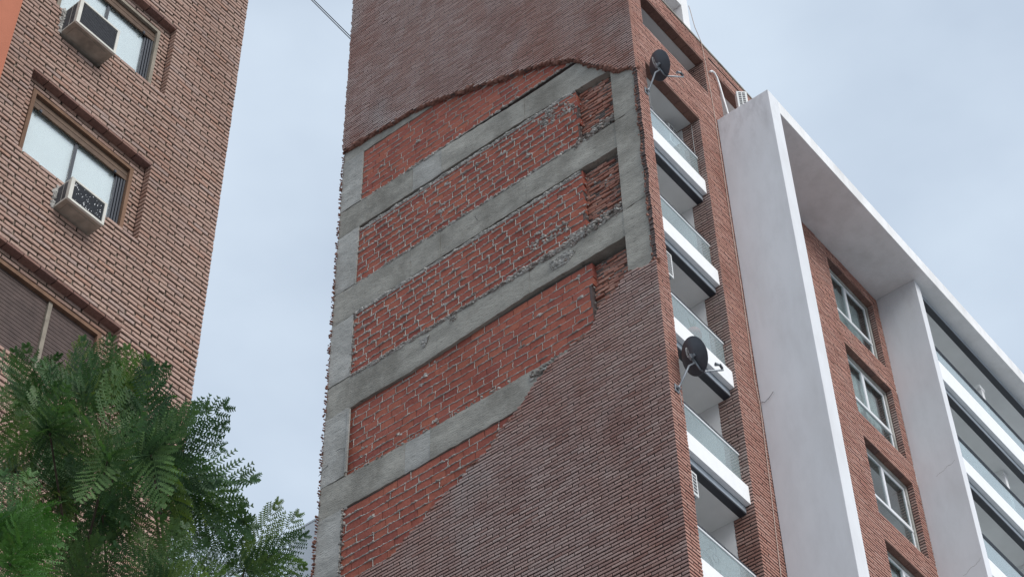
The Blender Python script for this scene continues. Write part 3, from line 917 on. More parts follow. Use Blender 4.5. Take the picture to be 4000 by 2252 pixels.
def balcony(parent, X0, X1, y, zb, hf, zrail, ydeep, rail_mat='alu', cap_mat='dark_metal', zsoff=0.165, seam=None, fascia=True):
    """fascia, ceiling, sliding-screen track, glass balustrade with its rail"""
    slab = MB().box(X0, X1, y + 0.245, ydeep, zb - zsoff, zb + 0.25).build('balcony_slab', 'soffit', parent)
    if fascia:
        MB().box(X0, X1, y, y + 0.105, zb, zb + hf).build('fascia', 'fascia', slab, bevel=0.004)
    MB().box(X0, X1, y + 0.112, y + 0.244, zb - 0.135, zb + 0.02).build('screen_track', 'alu_grey', slab)
    MB().box(X0, X1, y + 0.117, y + 0.262, zb - zsoff - 0.005, zb - 0.139).build('track_seal', 'dark_metal', slab)
    if fascia:
        xs = [X0 + 0.01] + ([seam] if seam else []) + [X1 - 0.01]
        for i in range(len(xs) - 1):
            MB().box(xs[i] + 0.004, xs[i + 1] - 0.004, y + 0.112, y + 0.122, zb + 0.2, zrail - 0.012).build('glass_pane', 'rail_glass', slab)
        MB().box(X0, X1, y + 0.095, y + 0.14, zrail - 0.055, zrail - 0.012).build('hand_rail', rail_mat, slab, bevel=0.003)
        MB().box(X0, X1, y + 0.088, y + 0.155, zrail - 0.010, zrail + 0.018).build('rail_cap', cap_mat, slab)
    return slab
for zb in (3.01, 0.20, -2.62, -5.48, -8.28):
    balcony(tower, 0.405, 2.388, 0.066, zb, 0.42, zb + 1.27, 1.69)

# white portal on the tower's roof
b = MB()
b.box(3.40, 3.70, 0.60, 1.42, 8.45, 14.5)
b.build('roof_portal', 'plaster', tower)
MB().box(1.2, 3.395, 0.60, 1.42, 11.47, 11.95).build('roof_portal_beam', 'plaster', tower)
MB().box(2.92, 3.395, 1.30, 1.42, 8.45, 11.46).build('roof_portal_back', 'plaster', tower)

# ------------------------------------------------------------------ white-framed wing
wing = thing('apartment_wing', 'apartment wing with a white projecting frame round brick windows and balconies', 'building', (9.5, 0, 0.13))
MB().box(3.187, 3.598, -1.346, -0.001, -29.5, 6.22).build('fin', 'fin_plaster', wing, bevel=0.01)
MB().box(3.600, 17.5, -1.344, 1.6, 5.77, 6.215).build('canopy', 'frame_plaster', wing, bevel=0.012)
MB().box(9.742, 9.992, -1.04, -0.001, -29.5, 5.768).build('fin', 'fin_plaster', wing, bevel=0.006)
MB().box(3.60, 7.4, 0.11, 1.6, -29.5, 5.76).box(7.4, 9.6, 0.9, 1.6, -29.5, 5.76).box(9.55, 9.74, 0.11, 1.6, -29.5, 5.76).build('core_wall', 'core', wing)
strip = Field((0, 0, 0), (1, 0, 0), (0, -1, 0), CH, depth=0.105, e=0.006, jit=0.0028)
rev2 = Field((9.46, 0, 0), (0, 1, 0), (-1, 0, 0), CH, depth=0.09, e=0.006, jit=0.0028)
WZ = [(-2.33 + 2.8 * k, -0.225 + 2.8 * k) for k in (-1, 0, 1, 2)]
row = 0
z = -5.9
while z < 5.74:
    op = any(a < z < b for a, b in WZ)
    iv = [(5.9, 7.48), (9.46, 9.74)] if op else [(5.9, 9.74)]
    strip.course(z, CP, iv, CL, CJ, 0.147 if row % 2 else 0.0, wob=0.0035, mitre=(9.46,))
    if op: rev2.course(z, CP, [(0.0, 0.14)], CL, CJ, 0.0, wob=0.003, minlen=0.02, back=False, mitre=(0.0,))
    row += 1
    z += CP
w4 = strip.back.build('strip_wall', 'mortar_dark', wing)
strip.emit('brick', 'front', w4, 250, 'brick_courses', 'mortar_dark')
rev2.emit('reveal_brick', 'side', w4, 200, 'reveal_brick_courses', 'mortar_dark')
for a, b in WZ:
    MB().box(9.478, 9.56, 0.10, 0.149, a, b).build('window_reveal', 'mortar_dark', wing)
MB().box(3.60, 5.9, -0.004, 0.108, -29.5, 5.76).build('strip_wall', 'core', wing)
MB().box(5.9, 9.742, -0.004, 0.108, -29.5, -5.95).build('strip_wall', 'core', wing)
for wi, (a, b) in enumerate(WZ):
    fr = MB().box(7.48, 9.459, 0.15, 0.24, a - 0.01, a + 0.03).box(7.48, 9.459, 0.15, 0.24, b - 0.075, b + 0.02).box(9.385, 9.459, 0.15, 0.24, a + 0.03, b - 0.075).box(7.48, 7.52, 0.15, 0.24, a + 0.03, b - 0.075)
    win = fr.build('window', 'concrete_pale', wing)
    for s in range(6):
        x0 = 7.47 + s * 0.334
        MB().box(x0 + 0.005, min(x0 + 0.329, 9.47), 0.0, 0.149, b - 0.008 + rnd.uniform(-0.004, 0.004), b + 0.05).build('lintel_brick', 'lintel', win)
    zt_r = a + 0.82
    x0, x1, y0, y1 = 7.52, 9.385, 0.185, 0.225
    f = MB()
    f.box(x0, x1, y0, y1, b - 0.125, b - 0.076).box(x0, x1, y0 - 0.01, y1, zt_r - 0.045, zt_r + 0.03)
    f.box(x0, x1, y0, y1, a + 0.031, a + 0.07)
    f.box(x0, x0 + 0.05, y0 + .002, y1, a + 0.07, b - 0.125).box(x1 - 0.05, x1, y0 + .002, y1, a + 0.07, b - 0.125)
    f.build('window_frame', 'alu', win)
    f = MB().box(8.40, 8.45, y0 - 0.012, y1, zt_r + 0.031, b - 0.126).box(8.47, 8.52, y0 - 0.002, y1, zt_r + 0.031, b - 0.126)
    f.box(8.52, x1 - .051, y0, y1 - .01, b - 0.165, b - 0.127).box(8.52, x1 - .051, y0, y1 - .01, zt_r + 0.031, zt_r + 0.075)
    f.build('sliding_sash', 'alu', win)
    for (p0, p1, q0, q1) in ((x0 + .051, 8.399, zt_r + .032, b - .127), (8.521, x1 - .052, zt_r + .076, b - .166), (x0 + .051, x1 - .051, a + .071, zt_r - .046)):
        MB().box(p0, p1, 0.200, 0.206, q0, q1).build('pane', 'window_glass', win)
    if wi in (1, 2, 3, 0):
        cu = MB()
        n = 40
        c0, c1 = (7.55, 9.2) if wi != 1 else (7.55, 8.05)
        for i in range(n):
            xa, xb = c0 + (c1 - c0) * i / n, c0 + (c1 - c0) * (i + 1) / n
            ya = 0.33 + 0.02 * math.sin(i * 1.5) + 0.008 * math.sin(i * 3.7); yb = 0.33 + 0.02 * math.sin((i + 1) * 1.5) + 0.008 * math.sin((i + 1) * 3.7)
            top = b - 0.03 if wi != 3 else b - 0.12 - 0.05 * abs(math.sin(i * 0.5))
            cu.quad((xa, ya, a + 0.05), (xb, yb, a + 0.05), (xb, yb, top), (xa, ya, top))
        cu.build('curtain', 'curtain', win, smooth=True)
    MB().box(7.40, 9.55, 0.242, 0.9, b + 0.03, b + 0.06).box(7.40, 7.44, 0.242, 0.9, a, b).box(9.52, 9.55, 0.242, 0.9, a, b).box(7.44, 9.52, 0.86, 0.9, a, b).build('room_lining', 'soffit', win)
# right-hand balconies
for k, hf in ((1, 0.60), (0, 0.445), (-1, 0.445)):
    zb = -0.13 + 2.8 * k
    balcony(wing, 9.993, 17.4, -1.04, zb, hf, zb + 1.31, 0.6, rail_mat='dark_metal', seam=12.62)
balcony(wing, 9.993, 17.4, -1.04, 5.768, 0, 0, 0.6, fascia=False)
b = MB()
b.box(9.993, 17.4, 0.55, 0.6, -4, 5.6)
b.build('bay_wall', 'soffit', wing)
for k in (-1, 0, 1):
    MB().box(13.42, 13.56, -0.62, 0.55, -0.13 + 2.8 * k + 0.255, -0.13 + 2.8 * k + 2.60).build('bay_divider', 'plaster', wing)
    MB().box(13.36, 13.62, -0.63, 0.55, -0.13 + 2.8 * k + 2.52, -0.13 + 2.8 * k + 2.632).build('divider_beam', 'soffit', wing)
# hairline cracks on the second fin
for (pts) in ([(-0.95, 0.10), (-0.86, 0.04), (-0.74, 0.03), (-0.66, -0.03), (-0.52, -0.05), (-0.42, -0.12)], [(-0.98, -2.62), (-0.86, -2.72), (-0.72, -2.75), (-0.60, -2.83), (-0.48, -2.86)]):
    mb = MB()
    p3 = []
    for i in range(len(pts) - 1):
        for t in (0, 0.33, 0.66):
            p3.append((9.7413, pts[i][0] + (pts[i + 1][0] - pts[i][0]) * t, pts[i][1] + (pts[i + 1][1] - pts[i][1]) * t + rnd.uniform(-0.012, 0.012)))
    mb.tube(p3, 0.0025, 4).build('crack', 'concrete', wing)

# ------------------------------------------------------------------ building behind the tower
far = thing('neighbour_building', 'plain pale grey rendered building tucked behind the stripped tower', 'building', (4, 14, 0.13))
MB().box(0.55, 8, 8.75, 9.72, -29.5, -2.12).build('wall', 'far_wall', far)
MB().box(0.53, 8.02, 8.74, 9.74, -2.118, -2.08).build('coping', 'far_wall', far)
# ------------------------------------------------------------------ rosy brick building across the gap
left = thing('brick_apartment_building', 'rosy brick apartment building with deep windows standing beside the orange stucco wall', 'building', (-12.3, 2, 0.13))
LY = -0.307
LP, LH, LL, LJ = 0.0722, 0.0490, 0.25, 0.016
LX0, LX1 = -14.02, -10.655
lf = Field((0, LY, 0), (1, 0, 0), (0, -1, 0), LH, depth=0.10, e=0.006, jit=0.0035, recess=0.026)
lrs = [Field((0, LY + 0.115, 0), (1, 0, 0), (0, -1, 0), LH, depth=0.08, e=0.006, jit=0.0035, recess=0.026) for _ in range(3)]
jamb = Field((-11.77, LY, 0), (0, 1, 0), (-1, 0, 0), LH, depth=0.09, e=0.006, jit=0.003, recess=0.015)
LW = [(-8.33, -6.94), (-11.115, -9.745), (-13.92, -12.565)]
OX0, OX1, FX0, FX1 = -13.63, -11.77, -13.50, -11.935
ACH = [(-13.42, -12.77, -8.84, -8.33), (-12.97, -12.42, -11.62, -11.24)]      # holes cut for the air conditioners
row = 0
z = -17.2
while z < -3.4:
    iv = [(LX0, LX1)]
    opn = None
    for a, b in LW:
        if a < z < b: opn = (a, b)
    if opn: iv = subtract(iv[0], [(OX0, OX1)])
    for h in ACH:
        if h[2] < z < h[3]:
            iv = [s for seg in iv for s in subtract(seg, [(h[0], h[1])])]
    jv = iv
    ph = (0.0 if row % 2 == 0 else LL * 0.56) + 0.012 * math.sin(row * 1.9)
    lf.course(z, LP, jv, LL, LJ, ph, wob=0.004, mitre=(OX1,))
    if opn:
        a, b = opn
        cut = [(FX0, FX1)] if z < b - 0.155 else []
        rv = subtract((OX0, OX1), cut)
        for h in ACH:
            if h[2] < z < h[3]:
                rv = [s for seg in rv for s in subtract(seg, [(h[0], h[1])])]
        lrs[LW.index(opn)].course(z, LP, rv, LL, LJ, ph, wob=0.003)
        jamb.course(z, LP, [(0.0, 0.114)], LL, LJ, 0.0, wob=0.002, minlen=0.005, back=False, mitre=(0.0,))
    row += 1
    z += LP
w = lf.back.build('front_wall', 'mortar_left', left)
lf.emit('brick', 'left', w, 260, 'brick_courses', 'mortar_left')
for lr in lrs:
    w = lr.back.build('window_surround', 'mortar_left', left)
    lr.emit('surround_brick', 'left', w, 90, 'surround_brick_courses', 'mortar_left')
jw = MB().box(-11.745, -11.68, LY + 0.100, LY + 0.1145, LW[2][0], LW[0][1]).build('window_jamb', 'mortar_left', left)
jamb.emit('jamb_brick', 'left', jw, 80, 'jamb_brick_courses')
c = MB()
c.box(LX0, LX1 - 0.03, LY + 0.75, 9, -29.5, -3.5)
c.box(LX0, -13.66, LY + 0.11, LY + 0.75, -29.5, -3.5).box(-11.66, LX1 - 0.03, LY + 0.11, LY + 0.75, -29.5, -3.5)
for z0, z1 in ((-29.5, -13.95), (-12.40, -11.66), (-9.6, -8.9), (-6.8, -3.5)):
    c.box(-13.66, -11.66, LY + 0.21, LY + 0.75, z0, z1)
c.box(LX0 + 0.01, LX1 - 0.02, LY + 0.02, LY + 0.11, -29.5, -17.3)
c.build('core_wall', 'core', left)

for wi, (a, b) in enumerate(LW):
    fm = ('beige_frame', 'wood', 'wood')[wi]
    zt_ = b - 0.155
    y0, y1 = LY + 0.10, LY + 0.21
    fr = MB().box(FX0, FX1, y0, y1, zt_ - 0.05, zt_).box(FX0, FX0 + 0.05, y0, y1, a + 0.03, zt_ - 0.05).box(FX1 - 0.05, FX1, y0, y1, a + 0.03, zt_ - 0.05).box(FX0, FX1, y0 - 0.01, y1, a - 0.002, a + 0.03)
    win = fr.build('window', fm, left)
    # brick header course over the recess
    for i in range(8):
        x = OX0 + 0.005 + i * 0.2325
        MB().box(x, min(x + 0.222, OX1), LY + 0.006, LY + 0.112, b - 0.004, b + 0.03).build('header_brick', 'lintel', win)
    ix0, ix1 = FX0 + 0.05, FX1 - 0.05
    ys_ = y1 + 0.002
    if wi < 2:
        for i in range(6):        # part-lowered roller shutter
            zz = zt_ + 0.02 - i * 0.042
            MB().box(ix0, ix1, LY + 0.145 - 0.004 * (i % 2), LY + 0.165, zz - 0.0385, zz).build('slat', 'shutter', win)
        zsh = zt_ + 0.02 - 6 * 0.042
        for xx in (ix0 + 0.11, ix1 - 0.20):
            MB().box(xx, xx + 0.03, LY + 0.125, LY + 0.146, zsh - 0.015, zsh + 0.02).build('shutter_stop', 'dark_metal', win)
        # sliding sashes
        xm = -12.735
        f = MB().box(xm - 0.02, xm + 0.02, LY + 0.17, LY + 0.20, a + 0.031, zsh - 0.005).build('sash_stile', 'dark_metal', win)
        f = MB()
        for q in range(4):
            f.box(ix1 - 0.135 + q * 0.034, ix1 - 0.110 + q * 0.034, LY + 0.168 - 0.008 * q, LY + 0.21, a + 0.031, zsh - 0.004)
        f.build('shutter_guide', 'dark_metal', win)
        MB().box(ix0, ix1, LY + 0.168, LY + 0.21, a + 0.03, a + 0.055).build('sash_rail', 'dark_metal', win)
        for p0, p1 in ((ix0 + 0.004, xm - 0.021), (xm + 0.021, ix1 - 0.136)):
            MB().box(p0, p1, LY + 0.180, LY + 0.186, a + 0.056, zt_ - 0.02).build('pane', 'clear_glass', win)
        MB().box(ix0 - 0.02, ix1 - 0.137, LY + 0.205, LY + 0.212, a, zt_ + 0.1).build('blind', 'blind', win)
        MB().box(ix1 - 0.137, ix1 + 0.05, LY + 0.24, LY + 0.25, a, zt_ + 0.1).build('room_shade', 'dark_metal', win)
    else:
        n = 40
        hz = (zt_ - 0.05 - a - 0.03) / n
        for (s0, s1, tag_) in ((ix0, -12.66, 0), (-12.60, ix1, 1)):
            for i in range(n):
                zz = a + 0.03 + i * hz
                MB().box(s0, s1, LY + 0.150 + 0.003 * (i % 2), LY + 0.165, zz + 0.004, zz + hz - 0.001).build('slat', 'shutter_dark', win)
        MB().box(ix0, ix1, LY + 0.166, LY + 0.18, a + 0.03, zt_ - 0.05).build('shutter_backing', 'dark_metal', win)
        MB().box(-12.655, -12.605, LY + 0.125, LY + 0.165, a + 0.03, zt_ - 0.05).build('mullion', 'beige_frame', win)

# ------------------------------------------------------------------ orange stucco wall beside it
st = thing('stucco_building', 'orange stucco wall beside the rosy brick building', 'building', (-16, 2, 0.13))
MB().box(-19, -14.022, LY - 0.035, 9, -29.5, -3.0).build('wall', 'orange', st)

# ------------------------------------------------------------------ window air conditioners
def window_ac(name, label, X0, X1, z0, z1, depth, dirty):
    yf = LY - depth
    t = thing(name, label, 'air conditioner', ((X0 + X1) / 2, LY, z0 + ZO), 'window air conditioners')
    yb = LY + 0.19
    e = 0.004
    MB().box(X0, X1, yf + 0.03, yb, z0 + 0.012, z1).build('case', 'ac_case', t, bevel=0.006)
    MB().box(X0 - e, X1 + e, yf + 0.02, yb - 0.05, z0, z0 + 0.0105).build('base_tray', 'ac_base', t)
    MB().box(X0 + 0.06, X1 - 0.06, yf + 0.07, LY - 0.03, z0 - 0.008, z0 - 0.0005).build('base_panel', 'ac_base', t)
    w_ = 0.045
    f = MB().box(X0 - e, X0 + w_, yf, yf + 0.0295, z0 - 0.002, z1 + e).box(X1 - w_ * 0.7, X1 + e, yf, yf + 0.0295, z0 - 0.002, z1 + e)
    f.box(X0 + w_, X1 - w_ * 0.7, yf + 0.001, yf + 0.0295, z1 - 0.022, z1 + e).box(X0 + w_, X1 - w_ * 0.7, yf + 0.001, yf + 0.0295, z0 - 0.002, z0 + 0.03)
    f.build('front_frame', 'ac_case', t)
    g = MB().box(X0 + w_, X1 - w_ * 0.7, yf + 0.018, yf + 0.029, z0 + 0.03, z1 - 0.022).build('coil', 'fin_dark', t)
    nr = 16
    for i in range(nr):
        zz = z0 + 0.035 + (z1 - z0 - 0.065) * i / nr
        MB().box(X0 + w_, X1 - w_ * 0.7, yf + 0.012, yf + 0.0178, zz, zz + 0.006).build('cooling_fin', 'dark_metal', g)
    for (a, b) in ((0.06, depth * 0.50), (depth * 0.56, depth - 0.015)):
        MB().box(X0 - 0.004, X0 - 0.0005, yf + a, yf + b, z0 + 0.045, z1 - 0.03).build('side_vent', 'fin_dark', t)
    if dirty:
        mb = MB()
        for _ in range(48):
            x = rnd.uniform(X0 + w_ + 0.01, X1 - 0.05); zz = z0 + 0.035 + (z1 - z0 - 0.08) * rnd.random() ** (0.6 + 1.2 * (x - X0) / (X1 - X0))
            s = rnd.uniform(0.002, 0.006)
            mb.lump((x, yf + 0.010, zz), 0.004, s, s * rnd.uniform(0.8, 3.2), jag=0.3)
        tag(mb.build('dropping', 'pvc', t), kind='stuff')
    mb = MB()
    for _ in range(22):
        mb.lump((X0 - 0.01 + rnd.uniform(-0.025, 0.02), LY - 0.004, rnd.uniform(z0, z1)), 0.03, 0.02, 0.03, jag=0.5)
    tag(mb.build('mortar_patch', 'mortar', t), kind='stuff')
    return t
window_ac('window_air_conditioner', 'large grey window air conditioner with black fins under the beige framed window', -13.41, -12.785, -8.80, -8.34, 0.27, False)
window_ac('window_air_conditioner', 'small cream window air conditioner spattered white under the timber framed window', -12.955, -12.435, -11.61, -11.255, 0.24, True)

# ------------------------------------------------------------------ outdoor condenser units
def condenser(label, X0, X1, y0, y1, z0, z1, cols=2, rows=7, ang=0.0):
    cx, cy = (X0 + X1) / 2, (y0 + y1) / 2
    t = thing('condenser_unit', label, 'air conditioner', ((X0 + X1) / 2, y1, z0 + ZO), 'outdoor condenser units')
    MB().box(X0, X1, y0, y1, z0, z1).rotz(cx, cy, ang).build('case', 'ac_white', t, bevel=0.012)
    dx = (X1 - X0 - 0.07) / cols
    dz = (z1 - z0 - 0.09) / rows
    for c in range(cols):
        for r in range(rows):
            MB().box(X0 + 0.035 + c * dx + 0.012, X0 + 0.035 + (c + 1) * dx - 0.012, y0 - 0.003, y0 + 0.01, z0 + 0.045 + r * dz + dz * 0.2, z0 + 0.045 + (r + 1) * dz - dz * 0.15).rotz(cx, cy, ang).build('grille_slot', 'fin_dark', t)
    for xb in (X0 + 0.06, X1 - 0.10):
        MB().box(xb, xb + 0.04, y0 + 0.02, y1 + 0.05, z0 - 0.03, z0 - 0.001).rotz(cx, cy, ang).build('bracket', 'galv', t)
    return t
condenser('white condenser unit standing on the roof of the white frame', 3.36, 3.60, -0.62, -0.45, 6.26, 7.02, 2, 10, math.radians(-48))
condenser('white condenser unit hung above the balcony with the red flower pot', 0.46, 0.93, 0.215, 0.48, -0.74, -0.06, 2, 9)
condenser('white condenser unit hung above the balcony with wire ornaments', 0.46, 0.90, 0.205, 0.46, -6.26, -5.72, 3, 6)
condenser('white condenser unit under the ceiling of the top glazed balcony', 1.95, 2.33, 0.52, 0.80, 4.72, 5.36, 2, 7)

# ------------------------------------------------------------------ satellite dishes
def dish(label, C, B, rad, nn):
    n = Vector(nn).normalized()
    up = (Vector((0, 0, 1)) - n * n.z).normalized()
    sd = n.cross(up)
    C = Vector(C); B = Vector(B)
    t = thing('satellite_dish', label, 'satellite dish', (B.x, B.y, B.z + ZO), 'satellite dishes on the corner pier')
    def surf(off, rings=7, seg=40):
        v = [tuple(C + n * (off - 0.055))]
        for r in range(1, rings + 1):
            k = r / rings
            for s in range(seg):
                a = 2 * math.pi * s / seg
                v.append(tuple(C + sd * (rad * 0.95 * k * math.cos(a)) + up * (rad * 1.02 * k * math.sin(a)) + n * (off - 0.055 * (1 - k * k))))
        f = [(0, 1 + s, 1 + (s + 1) % seg) for s in range(seg)]
        for r in range(rings - 1):
            for s in range(seg):
                a = 1 + r * seg + s; b = 1 + r * seg + (s + 1) % seg
                f.append((a, a + seg, b + seg, b))
        return v, f, 1 + (rings - 1) * seg, seg
    mb = MB()
    v, f, st_, seg = surf(-0.006)
    mb.v, mb.f = v, f
    back = mb.build('reflector_back', 'dish_back', t, smooth=True)
    mb = MB()
    v, f, st_, seg = surf(0.004)
    mb.v, mb.f = v, f
    mb.build('reflector', 'dish_face', t, smooth=True)
    rim = [C + sd * (rad * 0.955 * math.cos(a)) + up * (rad * 1.025 * math.sin(a)) for a in [2 * math.pi * i / 40 for i in range(41)]]
    MB().tube(rim, 0.009, 6, cap=False).build('rim', 'dish_back', t, smooth=True)
    hub = C - n * 0.10 - up * 0.03
    MB().tube([B + Vector((0, -0.03, 0)), B + Vector((0.012, -0.09, 0.06)), B.lerp(hub, 0.75) + Vector((0, -0.03, -0.03)), hub - up * 0.12 + Vector((0, 0, -0.01)), hub - up * 0.01], 0.019, 10).build('mast', 'galv', t, smooth=True)
    MB().box(B.x - 0.06, B.x + 0.06, -0.022, -0.004, B.z - 0.09, B.z + 0.09).build('wall_plate', 'galv', t, bevel=0.004)
    MB().tube([B + Vector((-0.045, -0.05, 0)), B + Vector((0.045, -0.05, 0))], 0.028, 8).build('pivot', 'galv', t)
    # clamp behind the reflector
    def obox(c, a, b_, c_, sa, sb, sc):
        m_ = MB()
        P = [c + a * (sa * i) + b_ * (sb * j) + c_ * (sc * k) for k in (-1, 1) for (i, j) in ((-1, -1), (1, -1), (1, 1), (-1, 1))]
        m_.v = [tuple(p) for p in P]
        m_.f = [(0, 3, 2, 1), (4, 5, 6, 7), (0, 1, 5, 4), (1, 2, 6, 5), (2, 3, 7, 6), (3, 0, 4, 7)]
        return m_
    obox(C - n * 0.085 - up * 0.015, n, up, sd, 0.04, 0.05, 0.035).build('clamp', 'galv', t, bevel=0.004)
    obox(C - n * 0.07 - up * 0.03 + sd * 0.06, n, up, sd, 0.02, 0.025, 0.03).build('clamp', 'galv', t, bevel=0.004)
    low = C - up * (rad * 1.0) - n * 0.01
    MB().tube([C - n * 0.075 - up * 0.03, low - n * 0.04 + up * 0.04], [0.022, 0.018], 8).build('strut', 'galv', t, smooth=True)
    feed = C + n * 0.46 - up * (rad * 0.98)
    MB().tube([low - n * 0.04 + up * 0.04, low + n * 0.03, feed, feed + up * 0.05 + n * 0.01], 0.017, 8).build('feed_arm', 'galv', t, smooth=True)
    MB().tube([feed + up * 0.04, feed + up * 0.13], 0.026, 8).build('feed_holder', 'dark_metal', t)
    MB().tube([feed + up * 0.12 + n * 0.01, feed + up * 0.13 - n * 0.05, feed + up * 0.14 - n * 0.10], [0.022, 0.026, 0.036], 10).build('feed_horn', 'galv', t, smooth=True)
    for q in range(2):
        pts = []
        for i in range(15):
            a = math.pi * (0.15 + 1.35 * i / 14)
            pts.append(C - n * (0.09 + 0.01 * q) - sd * 0.0 + (Vector((-0.83, -0.2, 0.1)) * (0.10 + 0.03 * q + 0.115 * (1 - math.cos(a)) / 1.0) * 0.75) + Vector((0, 0, 1)) * (0.11 * math.sin(a) - 0.06 - 0.02 * q))
        pts[0] = C - n * 0.09
        MB().tube(pts, 0.004, 5).build('cable', 'cable_pale', t)
    MB().tube([B + Vector((0, -0.05, -0.03)), B + Vector((0.03, -0.06, -0.14)), B + Vector((0.07, -0.03, -0.30)), B + Vector((0.17, -0.015, -0.50))], 0.006, 5).build('cable', 'cable_pale', t)
    return t
ND = (0.81, -0.40, 0.42)
dish('dark grey satellite dish fixed high on the corner pier level with the torn cladding', (0.40, -0.35, 5.03), (0.31, 0, 4.33), 0.330, ND)
dish('dark grey satellite dish fixed on the corner pier below the stripped brickwork', (0.365, -0.35, -3.62), (0.20, 0, -4.33), 0.352, ND)

# ------------------------------------------------------------------ cables and pipes
def sag(p, q, s, n=14):
    p, q = Vector(p), Vector(q)
    return [p.lerp(q, i / n) - Vector((0, 0, s * 4 * (i / n) * (1 - i / n))) for i in range(n + 1)]
def along(px, py, y):
    d = Vector(F_) + Vector(R_) * ((px - 2000) / 7629.91) - Vector(U_) * ((py - 1126) / 7629.91)
    t = (y - CAM.y) / d.y
    q = CAM + d * t
    return (q.x, q.y, q.z - ZO)
for i, (a, b) in enumerate((((1195, -30), (1376, 150)), ((1186, -30), (1374, 158)))):
    p, q = Vector(along(*a, 9.0)), Vector(along(*b, 9.0))
    p = p + (p - q) * 5.0
    tag(MB().tube(sag(p, q, 0.0), 0.012, 6).build('overhead_cable', 'cable'), 'thin black overhead cable crossing the sky towards the tower', 'cable', 'pair of overhead cables')
tag(MB().tube([(2.62, -0.02, 10.0), (2.66, -0.02, 9.9), (2.77, -0.02, 9.3), (2.80, -0.02, 9.25), (2.95, -0.03, 8.9), (2.98, -0.03, 8.6), (3.07, -0.02, 6.9), (3.08, -0.02, 6.1), (3.09, -0.02, 0.0), (3.06, -0.02, -2.0), (3.12, -0.02, -2.6), (3.05, -0.02, -4.3), (2.93, -0.02, -6.8), (2.9, -0.02, -9.5)], 0.008, 6).build('wall_cable', 'cable_tan'),
    'thin tan cable running down the brick pier beside the white fin', 'cable')
tag(MB().tube([(3.14, -0.03, 7.95), (3.22, -0.05, 8.03), (3.31, -0.05, 8.06), (3.40, -0.05, 7.98), (3.46, -0.05, 7.80), (3.56, -0.05, 7.35), (3.64, -0.05, 6.97), (3.78, -0.05, 6.4)], 0.026, 8).build('drain_pipe', 'pvc', smooth=True),
    'bent white plastic pipe beside the rooftop condenser unit', 'pipe')
tag(MB().tube([(2.37, 0.20, 5.40), (2.375, 0.21, 4.8), (2.36, 0.20, 4.1), (2.37, 0.2, 3.5)], 0.007, 5).build('balcony_cable', 'cable_pale'), 'thin pale cable hanging down the reveal of the top balcony', 'cable')
tag(MB().tube([(3.18, -0.03, -2.45), (3.17, -0.10, -2.52), (3.14, -0.22, -2.50), (3.16, -0.32, -2.38)], 0.005, 5).build('loose_wire', 'cable'), 'loose black wire sticking out from the joint of the white fin', 'cable')

# ------------------------------------------------------------------ things kept on the balconies
pp = thing('potted_plant', 'plant in a round red pot behind balcony glass', 'plant', (1.80, 0.45, -1.95 + ZO))
prof = [(0.0, -1.60), (0.08, -1.60), (0.14, -1.52), (0.155, -1.42), (0.13, -1.32), (0.10, -1.30), (0.09, -1.31), (0.0, -1.34)]
mb = MB()
for r, zz in prof:
    for s in range(16):
        mb.v.append((1.80 + r * math.cos(s * math.pi / 8), 0.45 + r * math.sin(s * math.pi / 8), zz))
for i in range(len(prof) - 1):
    for s in range(16):
        mb.f.append((i * 16 + s, i * 16 + (s + 1) % 16, (i + 1) * 16 + (s + 1) % 16, (i + 1) * 16 + s))
mb.build('pot', 'terracotta', pp, smooth=True)
MB().box(1.68, 1.92, 0.33, 0.57, -2.30, -1.602).build('pot_stand', 'iron', pp)
for i in range(16):
    a = rnd.uniform(0, 6.28); ln = rnd.uniform(0.15, 0.42); sp = rnd.uniform(0.1, 0.35)
    b0 = Vector((1.80, 0.45, -1.34)); d = Vector((math.cos(a) * sp, math.sin(a) * sp * 0.5, 1)).normalized()
    w_ = Vector((-math.sin(a), math.cos(a), 0)) * 0.022
    p1 = b0 + d * ln * 0.5; p2 = b0 + d * ln + Vector((math.cos(a) * 0.05, 0, -0.02))
    m_ = MB()
    m_.v = [tuple(b0), tuple(p1 - w_), tuple(p2), tuple(p1 + w_)]
    m_.f = [(0, 1, 2), (0, 2, 3)]
    m_.build('leaf', 'leaf', pp)
orn = thing('wire_ornament', 'dark bent wire ornament with rings behind balcony glass', 'ornament', (1.3, 0.4, -8.0 + ZO))
def ring(cx, cz, r, y=0.30):
    return MB().tube([(cx + r * math.cos(a), y, cz + r * math.sin(a)) for a in [2 * math.pi * i / 20 for i in range(21)]], 0.012, 6, cap=False)
ring(1.05, -7.45, 0.13).build('ring', 'iron', orn); ring(1.05, -7.47, 0.20, 0.305).build('ring', 'iron', orn); ring(1.36, -7.22, 0.085).build('ring', 'iron', orn)
MB().tube([(1.05, 0.30, -7.36), (1.10, 0.30, -7.2), (1.2, 0.30, -7.1), (1.28, 0.30, -6.98), (1.22, 0.3, -6.9), (1.1, 0.3, -6.95)], 0.012, 6).tube([(1.36, 0.3, -7.15), (1.40, 0.3, -7.0), (1.34, 0.3, -6.92)], 0.012, 6).tube([(1.12, 0.30, -7.6), (1.45, 0.30, -7.42), (1.5, 0.30, -7.75), (1.4, 0.30, -7.5)], 0.012, 6).build('frame', 'iron', orn)
MB().lump((1.25, 0.31, -6.99), 0.1, 0.03, 0.09, jag=0.1).build('disc', 'iron', orn)
MB().box(1.02, 1.08, 0.29, 0.32, -8.05, -7.67).build('post', 'iron', orn)
